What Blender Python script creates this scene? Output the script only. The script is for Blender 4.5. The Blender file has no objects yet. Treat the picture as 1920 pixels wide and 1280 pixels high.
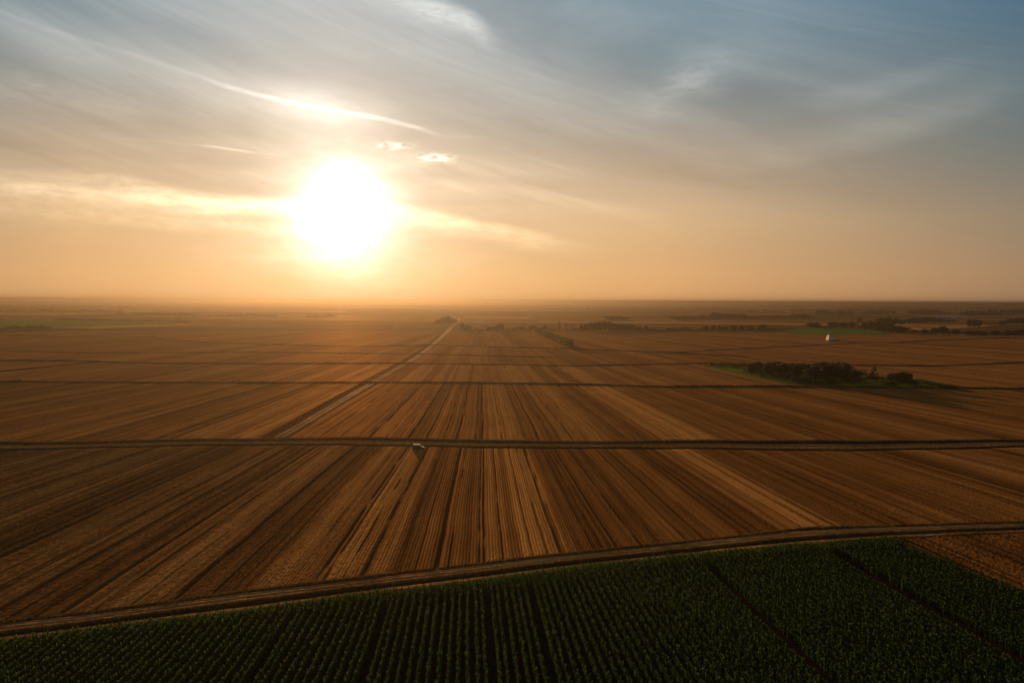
import bpy, math, random
import numpy as np
from mathutils import Vector, Matrix
random.seed(7); RS = np.random.RandomState(11)
sc = bpy.context.scene; COL = sc.collection
R = math.radians

# ------------------------------------------------------------------ camera
H = 51.0; F = 1280.0                      # metres above the ground, focal length in photo pixels (24 mm lens)
cam_d = bpy.data.cameras.new('camera'); cam = bpy.data.objects.new('camera', cam_d); COL.objects.link(cam)
cam_d.lens = 24; cam_d.sensor_width = 36; cam_d.clip_start = 0.5; cam_d.clip_end = 250000
PITCH = math.atan(76.5 / F); YAW = R(3.0); ROLL = R(-0.27)
fwd = Vector((math.sin(YAW) * math.cos(PITCH), math.cos(YAW) * math.cos(PITCH), -math.sin(PITCH)))
right = Vector((math.cos(YAW), -math.sin(YAW), 0)); up = right.cross(fwd)
M = Matrix((right, up, -fwd)).transposed() @ Matrix.Rotation(-ROLL, 3, 'Z')
cam.matrix_world = Matrix.Translation((0, 0, H)) @ M.to_4x4()
sc.camera = cam

def ray(px, py):
    return (M @ Vector(((px - 960) / F, -(py - 640) / F, -1))).normalized()
def gp(px, py, z=0.0):                    # the point of the plain seen at a photo pixel
    d = ray(px, py); t = (z - H) / d.z
    return np.array((d.x * t, d.y * t))
def azel(px, py):
    d = ray(px, py); return math.degrees(math.atan2(d.x, d.y)), math.degrees(math.asin(d.z))
def dist(p): return math.hypot(p[0], p[1])

SUN_AZ, SUN_EL = azel(645, 398)

# ------------------------------------------------------------------ helpers
def tag(o, label=None, cat=None, group=None, kind=None):
    if label: o['label'] = label
    if cat: o['category'] = cat
    if group: o['group'] = group
    if kind: o['kind'] = kind
    return o
def empty(name, loc, rz=0, sc_=1.0):
    o = bpy.data.objects.new(name, None); COL.objects.link(o)
    o.location = loc; o.rotation_euler = (0, 0, rz); o.scale = (sc_,) * 3 if not hasattr(sc_, '__len__') else sc_
    o.empty_display_size = 0.3
    return o
def mk(name, v, f, mat, parent=None, smooth=False, attrs=None):
    """v (N,3) array, f (M,4) or (M,3) int array (or a list of such)"""
    me = bpy.data.meshes.new(name)
    v = np.asarray(v, np.float32); fs = f if isinstance(f, list) else [f]
    fs = [np.asarray(a, np.int32) for a in fs if len(a)]
    me.vertices.add(len(v)); me.vertices.foreach_set('co', v.ravel())
    nl = sum(a.size for a in fs); npol = sum(len(a) for a in fs)
    me.loops.add(nl); me.loops.foreach_set('vertex_index', np.concatenate([a.ravel() for a in fs]))
    me.polygons.add(npol)
    tot = np.concatenate([np.full(len(a), a.shape[1], np.int32) for a in fs])
    st = np.concatenate([[0], np.cumsum(tot)[:-1]]).astype(np.int32)
    me.polygons.foreach_set('loop_start', st); me.polygons.foreach_set('loop_total', tot)
    me.polygons.foreach_set('use_smooth', np.full(npol, smooth))
    me.update(calc_edges=True); me.validate()
    if attrs:
        for k, a in attrs.items():
            at = me.attributes.new(k, 'FLOAT', 'POINT'); at.data.foreach_set('value', np.asarray(a, np.float32).ravel())
    me.materials.append(mat)
    o = bpy.data.objects.new(name, me); COL.objects.link(o)
    if parent is not None: o.parent = parent
    return o
class MB:                                  # small solid shapes gathered into one mesh
    def __init__(s): s.v = []; s.q = []; s.t = []
    def add(s, v, q=(), t=()):
        b = len(s.v); s.v += [tuple(p) for p in v]
        s.q += [tuple(b + i for i in a) for a in q]; s.t += [tuple(b + i for i in a) for a in t]
    def hexa(s, lo, hi):                   # two quads of four points: bottom and top
        s.add(list(lo) + list(hi), [(3, 2, 1, 0), (4, 5, 6, 7)] + [(i, (i + 1) % 4, 4 + (i + 1) % 4, 4 + i) for i in range(4)])
    def box(s, x0, x1, y0, y1, z0, z1, inset=0.0):
        i = inset
        s.hexa([(x0, y0, z0), (x1, y0, z0), (x1, y1, z0), (x0, y1, z0)],
               [(x0 + i, y0 + i, z1), (x1 - i, y0 + i, z1), (x1 - i, y1 - i, z1), (x0 + i, y1 - i, z1)])
    def prism(s, prof, y0, y1):            # (x,z) profile, convex, pushed along y
        n = len(prof); c0 = (sum(p[0] for p in prof) / n, y0, sum(p[1] for p in prof) / n); c1 = (c0[0], y1, c0[2])
        s.add([(x, y0, z) for x, z in prof] + [(x, y1, z) for x, z in prof] + [c0, c1],
              [(i, (i + 1) % n, n + (i + 1) % n, n + i) for i in range(n)],
              [(2 * n, (i + 1) % n, i) for i in range(n)] + [(2 * n + 1, n + i, n + (i + 1) % n) for i in range(n)])
    def wheel(s, x, y0, y1, z, r, n=20):
        s.prism([(x + r * math.cos(2 * math.pi * k / n), z + r * math.sin(2 * math.pi * k / n)) for k in range(n)], y0, y1)
    def tube(s, p, r, n=7):                # points and radii
        v = []; q = []
        for k, (a, ra) in enumerate(zip(p, r)):
            a = Vector(a); d = (Vector(p[min(k + 1, len(p) - 1)]) - Vector(p[max(k - 1, 0)])).normalized()
            u = d.orthogonal().normalized(); w = d.cross(u)
            v += [a + (u * math.cos(2 * math.pi * j / n) + w * math.sin(2 * math.pi * j / n)) * ra for j in range(n)]
        for k in range(len(p) - 1):
            q += [(k * n + j, k * n + (j + 1) % n, (k + 1) * n + (j + 1) % n, (k + 1) * n + j) for j in range(n)]
        s.add(v, q)
    def build(s, name, mat, parent=None, smooth=False):
        return mk(name, s.v, [np.array(a, np.int32) for a in (s.q, s.t) if a], mat, parent, smooth)

def lin(c):
    return tuple((x / 255 / 12.92) if x <= 10 else ((x / 255 + 0.055) / 1.055) ** 2.4 for x in c)

class NT:                                  # terse node building
    def __init__(s, tree): s.t = tree
    def n(s, typ, **kw):
        nd = s.t.nodes.new(typ)
        for k, v in kw.items(): setattr(nd, k, v)
        return nd
    def put(s, sock, v):
        if hasattr(v, 'is_output') or isinstance(v, bpy.types.NodeSocket): s.t.links.new(v, sock)
        else: sock.default_value = v
    def m(s, op, a, b=0.0, c=0.0, clamp=False):
        nd = s.n('ShaderNodeMath', operation=op, use_clamp=clamp)
        for i, v in enumerate((a, b, c)): s.put(nd.inputs[i], v)
        return nd.outputs[0]
    def mr(s, v, a, b, c=0.0, d=1.0, smooth=True):
        nd = s.n('ShaderNodeMapRange', interpolation_type='SMOOTHSTEP' if smooth else 'LINEAR', clamp=True)
        for i, x in enumerate((v, a, b, c, d)): s.put(nd.inputs[i], x)
        return nd.outputs[0]
    def ramp(s, fac, stops, interp='LINEAR'):
        nd = s.n('ShaderNodeValToRGB'); cr = nd.color_ramp; cr.interpolation = interp
        while len(cr.elements) < len(stops): cr.elements.new(0.5)
        for e, (p, c) in zip(cr.elements, stops): e.position = p; e.color = (*c, 1)
        s.put(nd.inputs[0], fac); return nd.outputs[0]
    def mix(s, fac, a, b, mode='MIX'):
        nd = s.n('ShaderNodeMix', data_type='RGBA', blend_type=mode)
        s.put(nd.inputs[0], fac)
        for sock, v in ((nd.inputs[6], a), (nd.inputs[7], b)):
            s.put(sock, (*v, 1) if isinstance(v, tuple) and len(v) == 3 else v)
        return nd.outputs[2]
    def xyz(s, x, y, z):
        nd = s.n('ShaderNodeCombineXYZ')
        for i, v in enumerate((x, y, z)): s.put(nd.inputs[i], v)
        return nd.outputs[0]
    def noise(s, vec, scale, detail=3, rough=0.5, dist=0.0, dim='3D', w=None):
        nd = s.n('ShaderNodeTexNoise', noise_dimensions=dim)
        if vec is not None: s.put(nd.inputs['Vector'], vec)
        if w is not None: s.put(nd.inputs['W'], w)
        nd.inputs['Scale'].default_value = scale; nd.inputs['Detail'].default_value = detail
        nd.inputs['Roughness'].default_value = rough; nd.inputs['Distortion'].default_value = dist
        return nd.outputs[0]
    def curve(s, x, pts):                  # float curve through (x, y) in 0..1
        nd = s.n('ShaderNodeFloatCurve'); c = nd.mapping.curves[0]
        pts = sorted(pts)
        while len(c.points) < len(pts): c.points.new(0.5, 0.5)
        for p, (a, b) in zip(c.points, pts): p.location = (a, b); p.handle_type = 'AUTO'
        nd.mapping.use_clip = False; nd.mapping.extend = 'HORIZONTAL'; nd.mapping.update()
        s.put(nd.inputs['Value'], x); return nd.outputs[0]

def mat(name, base=(0.2, 0.2, 0.2), rough=0.8, metal=0.0, spec=0.3, noise=0.0, nscale=4.0):
    m = bpy.data.materials.new(name); m.use_nodes = True; g = NT(m.node_tree)
    b = m.node_tree.nodes['Principled BSDF']
    b.inputs['Roughness'].default_value = rough; b.inputs['Metallic'].default_value = metal
    b.inputs['Specular IOR Level'].default_value = spec
    if noise:
        tc = g.n('ShaderNodeTexCoord').outputs['Object']
        f = g.mr(g.noise(tc, nscale, 5, 0.6), 0.3, 0.7, 1 - noise, 1 + noise)
        g.put(b.inputs['Base Color'], g.mix(1.0, base, g.xyz(f, f, f), 'MULTIPLY'))
    else: b.inputs['Base Color'].default_value = (*base, 1)
    return m, g, b

# ------------------------------------------------------------------ sky
def make_world():
    w = bpy.data.worlds.new('World'); sc.world = w; w.use_nodes = True
    g = NT(w.node_tree); bg = w.node_tree.nodes['Background']
    ns = g.n('ShaderNodeTexSky', sky_type='NISHITA'); ns.sun_disc = False
    ns.sun_elevation = R(SUN_EL); ns.sun_rotation = R(SUN_AZ); ns.dust_density = 2.0; ns.ozone_density = 1.5
    sp = g.n('ShaderNodeSeparateXYZ'); g.put(sp.inputs[0], g.n('ShaderNodeTexCoord').outputs['Generated'])
    x, y, z = sp.outputs
    az = g.m('MULTIPLY', g.m('ARCTAN2', x, y), 57.29578)
    el = g.m('MULTIPLY', g.m('ARCSINE', z), 57.29578)
    daz = g.m('ABSOLUTE', g.m('SUBTRACT', az, SUN_AZ))
    daz = g.m('MINIMUM', daz, g.m('SUBTRACT', 360.0, daz))
    daz = g.m('MULTIPLY', daz, g.mr(az, SUN_AZ - 12, SUN_AZ, 1.4, 1.0))     # sky left of the sun drawn darker, lens vignetting put into its colour
    sx, sy, sz = (math.sin(R(SUN_AZ)) * math.cos(R(SUN_EL)), math.cos(R(SUN_AZ)) * math.cos(R(SUN_EL)), math.sin(R(SUN_EL)))
    dt = g.m('ADD', g.m('ADD', g.m('MULTIPLY', x, sx), g.m('MULTIPLY', y, sy)), g.m('MULTIPLY', z, sz))
    th = g.m('MULTIPLY', g.m('ARCCOSINE', g.m('MINIMUM', dt, 1.0)), 57.29578)
    e = g.m('SQRT', g.m('DIVIDE', g.m('MAXIMUM', el, 0.0), 90.0))
    def R_(*st): return g.ramp(e, [(math.sqrt(a / 90.0), lin(c)) for a, c in st])
    # colour of the clear evening air by height, toward the sun and away from it
    r0 = R_((0, (232, 171, 106)), (0.8, (240, 182, 116)), (2, (242, 188, 123)), (6, (232, 190, 144)), (11, (212, 182, 148)), (15, (198, 182, 164)), (19, (182, 178, 172)), (24, (168, 174, 176)), (42, (84, 104, 122)), (90, (44, 52, 62)))
    r1 = R_((0, (216, 158, 101)), (0.8, (229, 172, 114)), (2, (230, 175, 118)), (6, (218, 176, 128)), (11, (184, 160, 134)), (15, (154, 151, 143)), (19, (138, 152, 157)), (24, (126, 150, 164)), (42, (66, 92, 116)), (90, (44, 52, 62)))
    r2 = R_((0, (150, 118, 92)), (2, (150, 122, 96)), (6, (128, 120, 106)), (11, (80, 107, 113)), (15, (68, 103, 117)), (19, (46, 95, 122)), (24, (10, 86, 128)), (42, (32, 64, 96)), (90, (44, 52, 62)))
    r3 = R_((0, (156, 126, 110)), (8, (142, 122, 114)), (20, (92, 92, 98)), (45, (50, 58, 70)), (90, (44, 52, 62)))
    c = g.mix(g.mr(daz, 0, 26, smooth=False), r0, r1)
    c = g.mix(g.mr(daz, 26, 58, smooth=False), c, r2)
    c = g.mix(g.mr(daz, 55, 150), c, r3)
    nsc = g.mix(1.0, ns.outputs[0], (0.045, 0.045, 0.045), 'MULTIPLY')
    c = g.mix(0.08, c, nsc)
    # cloud features: az,el in 0..1 for the curves
    A0, A1 = -60.0, 70.0
    u = g.m('DIVIDE', g.m('SUBTRACT', az, A0), A1 - A0)
    def U(p): return (p - A0) / (A1 - A0)
    wob = g.noise(g.xyz(g.m('MULTIPLY', az, 0.16), g.m('MULTIPLY', el, 0.5), 3.0), 1.0, 6, 0.62)
    fib = g.noise(g.xyz(g.m('MULTIPLY', g.m('ADD', az, g.m('MULTIPLY', el, 1.6)), 0.10), g.m('MULTIPLY', g.m('ADD', el, g.m('MULTIPLY', az, 0.30)), 1.1), 8.0), 1.0, 7, 0.65, 0.6)
    fine = g.noise(g.xyz(g.m('MULTIPLY', az, 0.55), g.m('MULTIPLY', el, 2.0), 5.0), 1.0, 7, 0.65, 0.4)
    def streak(px, wu, wd, st, rag=1.0, tex=0.6, texn=None):
        """px: photo pixels along the cloud; wu / wd widths in degrees above and below; st: strength along it (one per point)"""
        ae = [azel(*p) for p in px]
        cu = g.m('MULTIPLY', g.curve(u, [(U(a), b / 40.0) for a, b in ae]), 40.0)
        a0 = ae[0][0]; a1 = ae[-1][0]
        sv = g.curve(u, [(0, 0.0), (max(0.001, U(a0) - 0.002), st[0])] + [(U(a), s_) for (a, b), s_ in list(zip(ae, st))[1:-1]] + [(U(a1) + 0.002, st[-1]), (min(0.999, U(a1) + 0.02), 0.0 if st[-1] < 0.03 else st[-1] * 0.4), (1, 0)])
        sv = g.m('MAXIMUM', sv, 0.0)
        dd = g.m('ADD', g.m('SUBTRACT', el, cu), g.m('MULTIPLY', g.m('SUBTRACT', wob, 0.5), rag))
        mk_ = g.m('MULTIPLY', g.mr(dd, wu, 0.0), g.mr(dd, -wd, 0.0))
        t = g.mr(texn or fine, 0.3, 0.7, 1 - tex, 1.0)
        return g.m('MULTIPLY', g.m('MULTIPLY', mk_, sv), t)
    def blob(px, py, ra, re, st, tex=0.7, texn=None, rot=0.0, p=2.0):
        a, b = azel(px, py)
        da = g.m('SUBTRACT', az, a); de = g.m('SUBTRACT', el, b)
        if rot:
            cr, sr = math.cos(R(rot)), math.sin(R(rot))
            da, de = g.m('ADD', g.m('MULTIPLY', da, cr), g.m('MULTIPLY', de, sr)), g.m('SUBTRACT', g.m('MULTIPLY', de, cr), g.m('MULTIPLY', da, sr))
        rr = g.m('ADD', g.m('POWER', g.m('ABSOLUTE', g.m('DIVIDE', da, ra)), p), g.m('POWER', g.m('ABSOLUTE', g.m('DIVIDE', de, re)), p))
        q = g.m('MULTIPLY', g.m('EXPONENT', g.m('MULTIPLY', rr, -1.0)), st)
        return g.m('MULTIPLY', q, g.mr(texn or fine, 0.32, 0.68, 1 - tex, 1.0))
    veil = g.noise(g.xyz(g.m('MULTIPLY', g.m('ADD', az, g.m('MULTIPLY', el, 0.8)), 0.035), g.m('MULTIPLY', g.m('ADD', el, g.m('MULTIPLY', az, 0.22)), 0.12), 1.7), 1.0, 5, 0.55, 0.5)
    S = []
    # long thin trail falling from the upper left to the right of the sun
    S.append(streak([(-60, -5), (0, 22), (100, 58), (200, 88), (330, 128), (430, 163), (570, 197), (700, 219), (770, 236), (832, 256)], 0.26, 0.34, [.03, .06, .07, .05, .08, .26, .40, .40, .34, .04], 0.16, 0.45))
    S.append(streak([(-60, 10), (0, 35), (150, 85), (350, 130), (560, 180), (700, 210), (800, 240)], 2.6, 2.8, [.06, .09, .12, .12, .15, .10, 0.0], 1.2, 0.5, veil))
    S.append(blob(590, 206, 3.4, 1.3, .36, 0.4, fine, -12))
    # bright bands either side of the sun
    S.append(streak([(-80, 318), (0, 328), (180, 335), (260, 350), (340, 368), (440, 380), (545, 386)], 0.8, 1.5, [.06, .14, .24, .36, .42, .42, .4], 1.0, 0.6))
    S.append(streak([(-80, 385), (0, 390), (150, 402), (340, 415), (540, 428)], 0.6, 1.1, [.06, .12, .16, .2, .3], 0.6, 0.7))
    S.append(streak([(720, 392), (800, 404), (900, 424), (1000, 444), (1110, 464)], 0.8, 1.6, [.5, .5, .42, .26, .02], 0.8, 0.55))
    S.append(streak([(760, 300), (900, 312), (1040, 322), (1160, 340)], 1.4, 1.2, [.10, .14, .12, .0], 0.9, 0.6, fib))
    S.append(streak([(900, 345), (1100, 380), (1300, 422)], 0.7, 1.3, [.12, .14, .0], 0.8, 0.7, fib))
    S.append(streak([(370, 272), (420, 278), (478, 287)], 0.12, 0.15, [.05, .3, .05], 0.1, 0.3))
    # small bright cumulus scraps
    puff = g.mr(g.noise(g.xyz(g.m('MULTIPLY', az, 1.3), g.m('MULTIPLY', el, 3.2), 2.0), 1.0, 4, 0.5), 0.36, 0.60)
    S.append(g.m('MULTIPLY', blob(736, 274, 1.25, .26, 0.75, 0.0), puff))
    S.append(g.m('MULTIPLY', blob(817, 297, 1.3, .30, 0.95, 0.0), puff))
    # cirrus at the top and the right
    S.append(streak([(680, -10), (780, 5), (850, 22), (900, 48), (950, 80)], 1.0, 1.9, [.1, .3, .38, .3, 0.0], 0.9, 0.45))
    S.append(blob(80, 165, 5.0, 1.0, .09, 0.6, fine, -6))
    S.append(streak([(60, 170), (180, 205), (300, 215)], 1.5, 1.2, [.05, .07, 0], 0.7, 0.6, fib))
    S.append(blob(1290, 155, 4.0, 1.7, .30, 0.75, wob, 24))
    S.append(blob(1560, 265, 10.0, 3.6, .085, 0.35, veil, 8))
    S.append(streak([(1420, 300), (1560, 272), (1700, 238), (1800, 205), (1910, 160)], 2.6, 1.6, [.06, .16, .22, .20, .08], 1.2, 0.5, wob))
    S.append(streak([(1500, 195), (1580, 178), (1700, 150), (1850, 110)], 1.2, 1.6, [.05, .17, .17, .05], 1.0, 0.5, wob))
    tot = S[0]
    for s_ in S[1:]: tot = g.m('ADD', tot, s_)
    # broad high veil
    veil = g.noise(g.xyz(g.m('MULTIPLY', g.m('ADD', az, g.m('MULTIPLY', el, 0.8)), 0.035), g.m('MULTIPLY', g.m('ADD', el, g.m('MULTIPLY', az, 0.22)), 0.12), 1.7), 1.0, 5, 0.55, 0.5)
    vf = g.m('MULTIPLY', g.mr(veil, 0.35, 0.7, -0.04, 0.08), g.m('MULTIPLY', g.mr(el, 2.0, 9.0), g.mr(daz, 32, 54, 1.0, 0.25)))
    fb = g.m('MULTIPLY', g.m('MULTIPLY', g.mr(fib, 0.36, 0.72, -0.005, 0.045), g.mr(veil, 0.40, 0.62)), g.mr(el, 6.0, 14.0))
    tot = g.m('ADD', tot, g.m('ADD', vf, fb))
    warm = g.mix(g.mr(el, 3, 18), lin((255, 224, 170)), lin((250, 245, 236)))
    dim = g.mr(th, 4, 55, 1.15, 0.25)
    cc = g.mix(1.0, warm, g.xyz(dim, dim, dim), 'MULTIPLY')
    add = g.mix(1.0, cc, g.xyz(tot, tot, tot), 'MULTIPLY')
    c = g.mix(1.0, c, add, 'ADD')
    # bright air around the sun, ragged where the thin cloud crosses it
    thn = g.m('MULTIPLY', g.m('ADD', th, g.m('MULTIPLY', g.m('SUBTRACT', fine, 0.5), 0.8)), g.mr(wob, 0.2, 0.8, 1.16, 0.84))
    def gl(amp, sig, p): return g.m('MULTIPLY', g.m('EXPONENT', g.m('MULTIPLY', g.m('POWER', g.m('DIVIDE', thn, sig), p), -1.0)), amp)
    g1 = gl(4.4, 1.9, 1.15); g2 = gl(0.36, 6.4, 1.3); g3 = gl(0.045, 15.0, 1.6)
    gc = g.mix(1.0, g.mix(1.0, (1.0, 0.94, 0.86), g.xyz(g1, g1, g1), 'MULTIPLY'), g.mix(1.0, (1.0, 0.92, 0.80), g.xyz(g2, g2, g2), 'MULTIPLY'), 'ADD')
    gc = g.mix(1.0, gc, g.mix(1.0, (1.0, 0.85, 0.62), g.xyz(g3, g3, g3), 'MULTIPLY'), 'ADD')
    c = g.mix(1.0, c, gc, 'ADD')
    c = g.mix(1.0, c, (10.0, 10.0, 10.0), 'MULTIPLY')
    g.put(bg.inputs[0], c); bg.inputs[1].default_value = 0.1
    w.cycles.sampling_method = 'MANUAL'; w.cycles.sample_map_resolution = 1024
make_world()
sd = bpy.data.lights.new('sun', 'SUN'); so = bpy.data.objects.new('sun', sd); COL.objects.link(so)
sd.energy = 5.0; sd.angle = R(0.5); sd.color = (1.0, 0.57, 0.24)
sv = Vector((math.sin(R(SUN_AZ)) * math.cos(R(SUN_EL)), math.cos(R(SUN_AZ)) * math.cos(R(SUN_EL)), math.sin(R(SUN_EL))))
so.rotation_euler = sv.to_track_quat('Z', 'Y').to_euler(); so.location = sv * 400 + Vector((0, 0, 60))

# ------------------------------------------------------------------ materials
def sheen(g, m, b, fac, col, rough, nrm=None):
    gl = g.n('ShaderNodeBsdfGlossy'); g.put(gl.inputs['Color'], col); gl.inputs['Roughness'].default_value = rough
    if nrm is not None: g.put(gl.inputs['Normal'], nrm)
    mx = g.n('ShaderNodeMixShader'); mx.inputs[0].default_value = fac
    g.put(mx.inputs[1], b.outputs[0]); g.put(mx.inputs[2], gl.outputs[0])
    g.put(m.node_tree.nodes['Material Output'].inputs['Surface'], mx.outputs[0])
def stubble(name, dark, mid, light, nscale=1.0):
    m, g, b = mat(name, rough=1.0, spec=0.0)
    at = g.n('ShaderNodeAttribute', attribute_name='tone').outputs['Fac']
    row = g.n('ShaderNodeAttribute', attribute_name='row').outputs['Fac']      # metres across the rows
    pos = g.n('ShaderNodeNewGeometry').outputs['Position']
    sp = g.n('ShaderNodeSeparateXYZ'); g.put(sp.inputs[0], pos)
    al = g.xyz(row, g.m('MULTIPLY', sp.outputs[1], 0.03), 0.0)
    n1 = g.noise(al, 0.8 * nscale, 6, 0.72)                                    # streaks along the rows
    n2 = g.noise(pos, 0.03, 5, 0.6)                                             # patches of the field
    n3 = g.noise(g.xyz(row, g.m('MULTIPLY', sp.outputs[1], 0.16), 0.0), 4.5 * nscale, 3, 0.7)
    t = g.m('ADD', at, g.m('MULTIPLY', g.m('SUBTRACT', n1, 0.5), 0.75))
    t = g.m('ADD', t, g.m('MULTIPLY', g.m('SUBTRACT', n2, 0.5), 0.35))
    t = g.m('ADD', t, g.m('MULTIPLY', g.m('SUBTRACT', n3, 0.5), 0.6))
    c = g.ramp(t, [(0.02, dark), (0.5, mid), (0.98, light)])
    g.put(b.inputs['Base Color'], c)
    bp = g.n('ShaderNodeBump'); bp.inputs['Strength'].default_value = 0.9; bp.inputs['Distance'].default_value = 0.12
    g.put(bp.inputs['Height'], g.m('ADD', n3, g.m('MULTIPLY', n1, 0.8))); g.put(b.inputs['Normal'], bp.outputs[0])
    sheen(g, m, b, 0.055, c, 0.6, bp.outputs[0])
    return m
STUB = stubble('stubble', (0.095, 0.040, 0.010), (0.30, 0.128, 0.029), (0.66, 0.325, 0.082))
STUBFAR = stubble('stubble_far', (0.15, 0.062, 0.017), (0.32, 0.136, 0.035), (0.58, 0.285, 0.08), 0.4)
def ground_mat():
    m, g, b = mat('plain', rough=1.0, spec=0.0)
    pos = g.n('ShaderNodeNewGeometry').outputs['Position']
    sp = g.n('ShaderNodeSeparateXYZ'); g.put(sp.inputs[0], pos)
    wx = g.m('ADD', sp.outputs[0], g.m('MULTIPLY', g.noise(pos, 0.0012, 3), 260.0))
    vec = g.xyz(g.m('MULTIPLY', wx, 0.0013), g.m('MULTIPLY', g.m('ADD', sp.outputs[1], g.m('MULTIPLY', sp.outputs[0], 0.12)), 0.0030), 0.0)
    v = g.n('ShaderNodeTexVoronoi', feature='F1', distance='CHEBYCHEV'); g.put(v.inputs['Vector'], vec)
    v.inputs['Scale'].default_value = 1.0
    cs = g.n('ShaderNodeSeparateColor'); g.put(cs.inputs[0], v.outputs['Color'])
    n = g.noise(pos, 0.02, 5, 0.6)
    t = g.m('ADD', cs.outputs[0], g.m('MULTIPLY', g.m('SUBTRACT', n, 0.5), 0.5))
    c = g.ramp(t, [(0.0, (0.08, 0.042, 0.015)), (0.4, (0.20, 0.095, 0.030)), (0.75, (0.31, 0.15, 0.047)), (1.0, (0.54, 0.30, 0.105))])
    gr = g.mr(cs.outputs[1], 0.86, 0.9)
    c = g.mix(gr, c, (0.06, 0.085, 0.03))
    g.put(b.inputs['Base Color'], c); sheen(g, m, b, 0.07, c, 0.6); return m
GROUND = ground_mat()
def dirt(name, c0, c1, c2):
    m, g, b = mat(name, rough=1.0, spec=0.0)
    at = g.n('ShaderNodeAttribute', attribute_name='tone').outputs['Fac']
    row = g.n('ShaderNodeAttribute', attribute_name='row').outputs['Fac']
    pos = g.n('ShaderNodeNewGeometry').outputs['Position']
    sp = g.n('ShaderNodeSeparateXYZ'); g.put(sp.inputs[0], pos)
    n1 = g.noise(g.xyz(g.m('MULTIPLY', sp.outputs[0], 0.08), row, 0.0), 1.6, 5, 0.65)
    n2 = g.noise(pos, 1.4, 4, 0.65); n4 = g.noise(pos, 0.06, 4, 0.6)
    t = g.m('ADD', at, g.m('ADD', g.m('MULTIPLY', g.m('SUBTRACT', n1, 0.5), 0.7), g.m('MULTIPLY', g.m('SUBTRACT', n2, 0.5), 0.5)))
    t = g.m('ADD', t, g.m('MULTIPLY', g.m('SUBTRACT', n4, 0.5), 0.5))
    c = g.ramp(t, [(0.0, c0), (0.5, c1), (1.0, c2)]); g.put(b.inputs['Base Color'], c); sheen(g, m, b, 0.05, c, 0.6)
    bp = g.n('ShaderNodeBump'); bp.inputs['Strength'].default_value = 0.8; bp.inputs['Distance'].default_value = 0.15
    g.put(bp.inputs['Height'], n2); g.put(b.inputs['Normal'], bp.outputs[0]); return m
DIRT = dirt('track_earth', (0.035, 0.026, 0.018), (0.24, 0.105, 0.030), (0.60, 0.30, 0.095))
LANE = dirt('lane_earth', (0.10, 0.055, 0.025), (0.42, 0.25, 0.12), (0.78, 0.53, 0.29))
def flat_green(name, a, b_, sc_=0.25):
    m, g, b = mat(name, rough=1.0, spec=0.0)
    pos = g.n('ShaderNodeNewGeometry').outputs['Position']
    n = g.noise(pos, sc_, 6, 0.65)
    g.put(b.inputs['Base Color'], g.ramp(n, [(0.3, a), (0.7, b_)]))
    bp = g.n('ShaderNodeBump'); bp.inputs['Strength'].default_value = 1.0; bp.inputs['Distance'].default_value = 0.4
    g.put(bp.inputs['Height'], n); g.put(b.inputs['Normal'], bp.outputs[0]); return m
MEADOW = flat_green('meadow', (0.08, 0.13, 0.010), (0.17, 0.24, 0.02))
GREENF = flat_green('green_field', (0.06, 0.16, 0.02), (0.11, 0.24, 0.035), 0.02)
BANK = flat_green('bank', (0.035, 0.026, 0.010), (0.085, 0.062, 0.022), 0.5)
def leafmat(name, a, b_, sc_=0.5, trans=0.25, rough=0.55, head=None):
    m, g, b = mat(name, rough=rough, spec=0.04)
    oi = g.n('ShaderNodeObjectInfo').outputs['Random']
    pos = g.n('ShaderNodeNewGeometry').outputs['Position']
    n = g.m('ADD', g.noise(pos, sc_, 4, 0.65), g.m('MULTIPLY', g.m('SUBTRACT', oi, 0.5), 0.25))
    c = g.ramp(n, [(0.28, a), (0.72, b_)])
    if head: c = g.mix(g.n('ShaderNodeAttribute', attribute_name='head').outputs['Fac'], c, head)
    g.put(b.inputs['Base Color'], c)
    tr = g.n('ShaderNodeBsdfTranslucent'); g.put(tr.inputs[0], c)
    mx = g.n('ShaderNodeMixShader'); mx.inputs[0].default_value = trans
    g.put(mx.inputs[1], b.outputs[0]); g.put(mx.inputs[2], tr.outputs[0])
    g.put(m.node_tree.nodes['Material Output'].inputs['Surface'], mx.outputs[0]); return m
LEAF = leafmat('leaves', (0.004, 0.018, 0.007), (0.015, 0.050, 0.016), 0.5, 0.08)
LEAFPALE = leafmat('pale_leaves', (0.055, 0.075, 0.025), (0.12, 0.15, 0.05))
LEAFOLIVE = leafmat('olive_leaves', (0.07, 0.12, 0.012), (0.15, 0.21, 0.025), 0.5, 0.35)
CROP = leafmat('crop_leaves', (0.014, 0.046, 0.010), (0.075, 0.150, 0.032), 1.6, 0.45, 0.8, (0.26, 0.19, 0.085))
BARK = mat('bark', (0.05, 0.035, 0.022), 0.95, noise=0.4, nscale=3)[0]
GRASSB = leafmat('dry_grass', (0.06, 0.05, 0.018), (0.19, 0.13, 0.05), 0.9, 0.3, 0.8)

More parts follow.
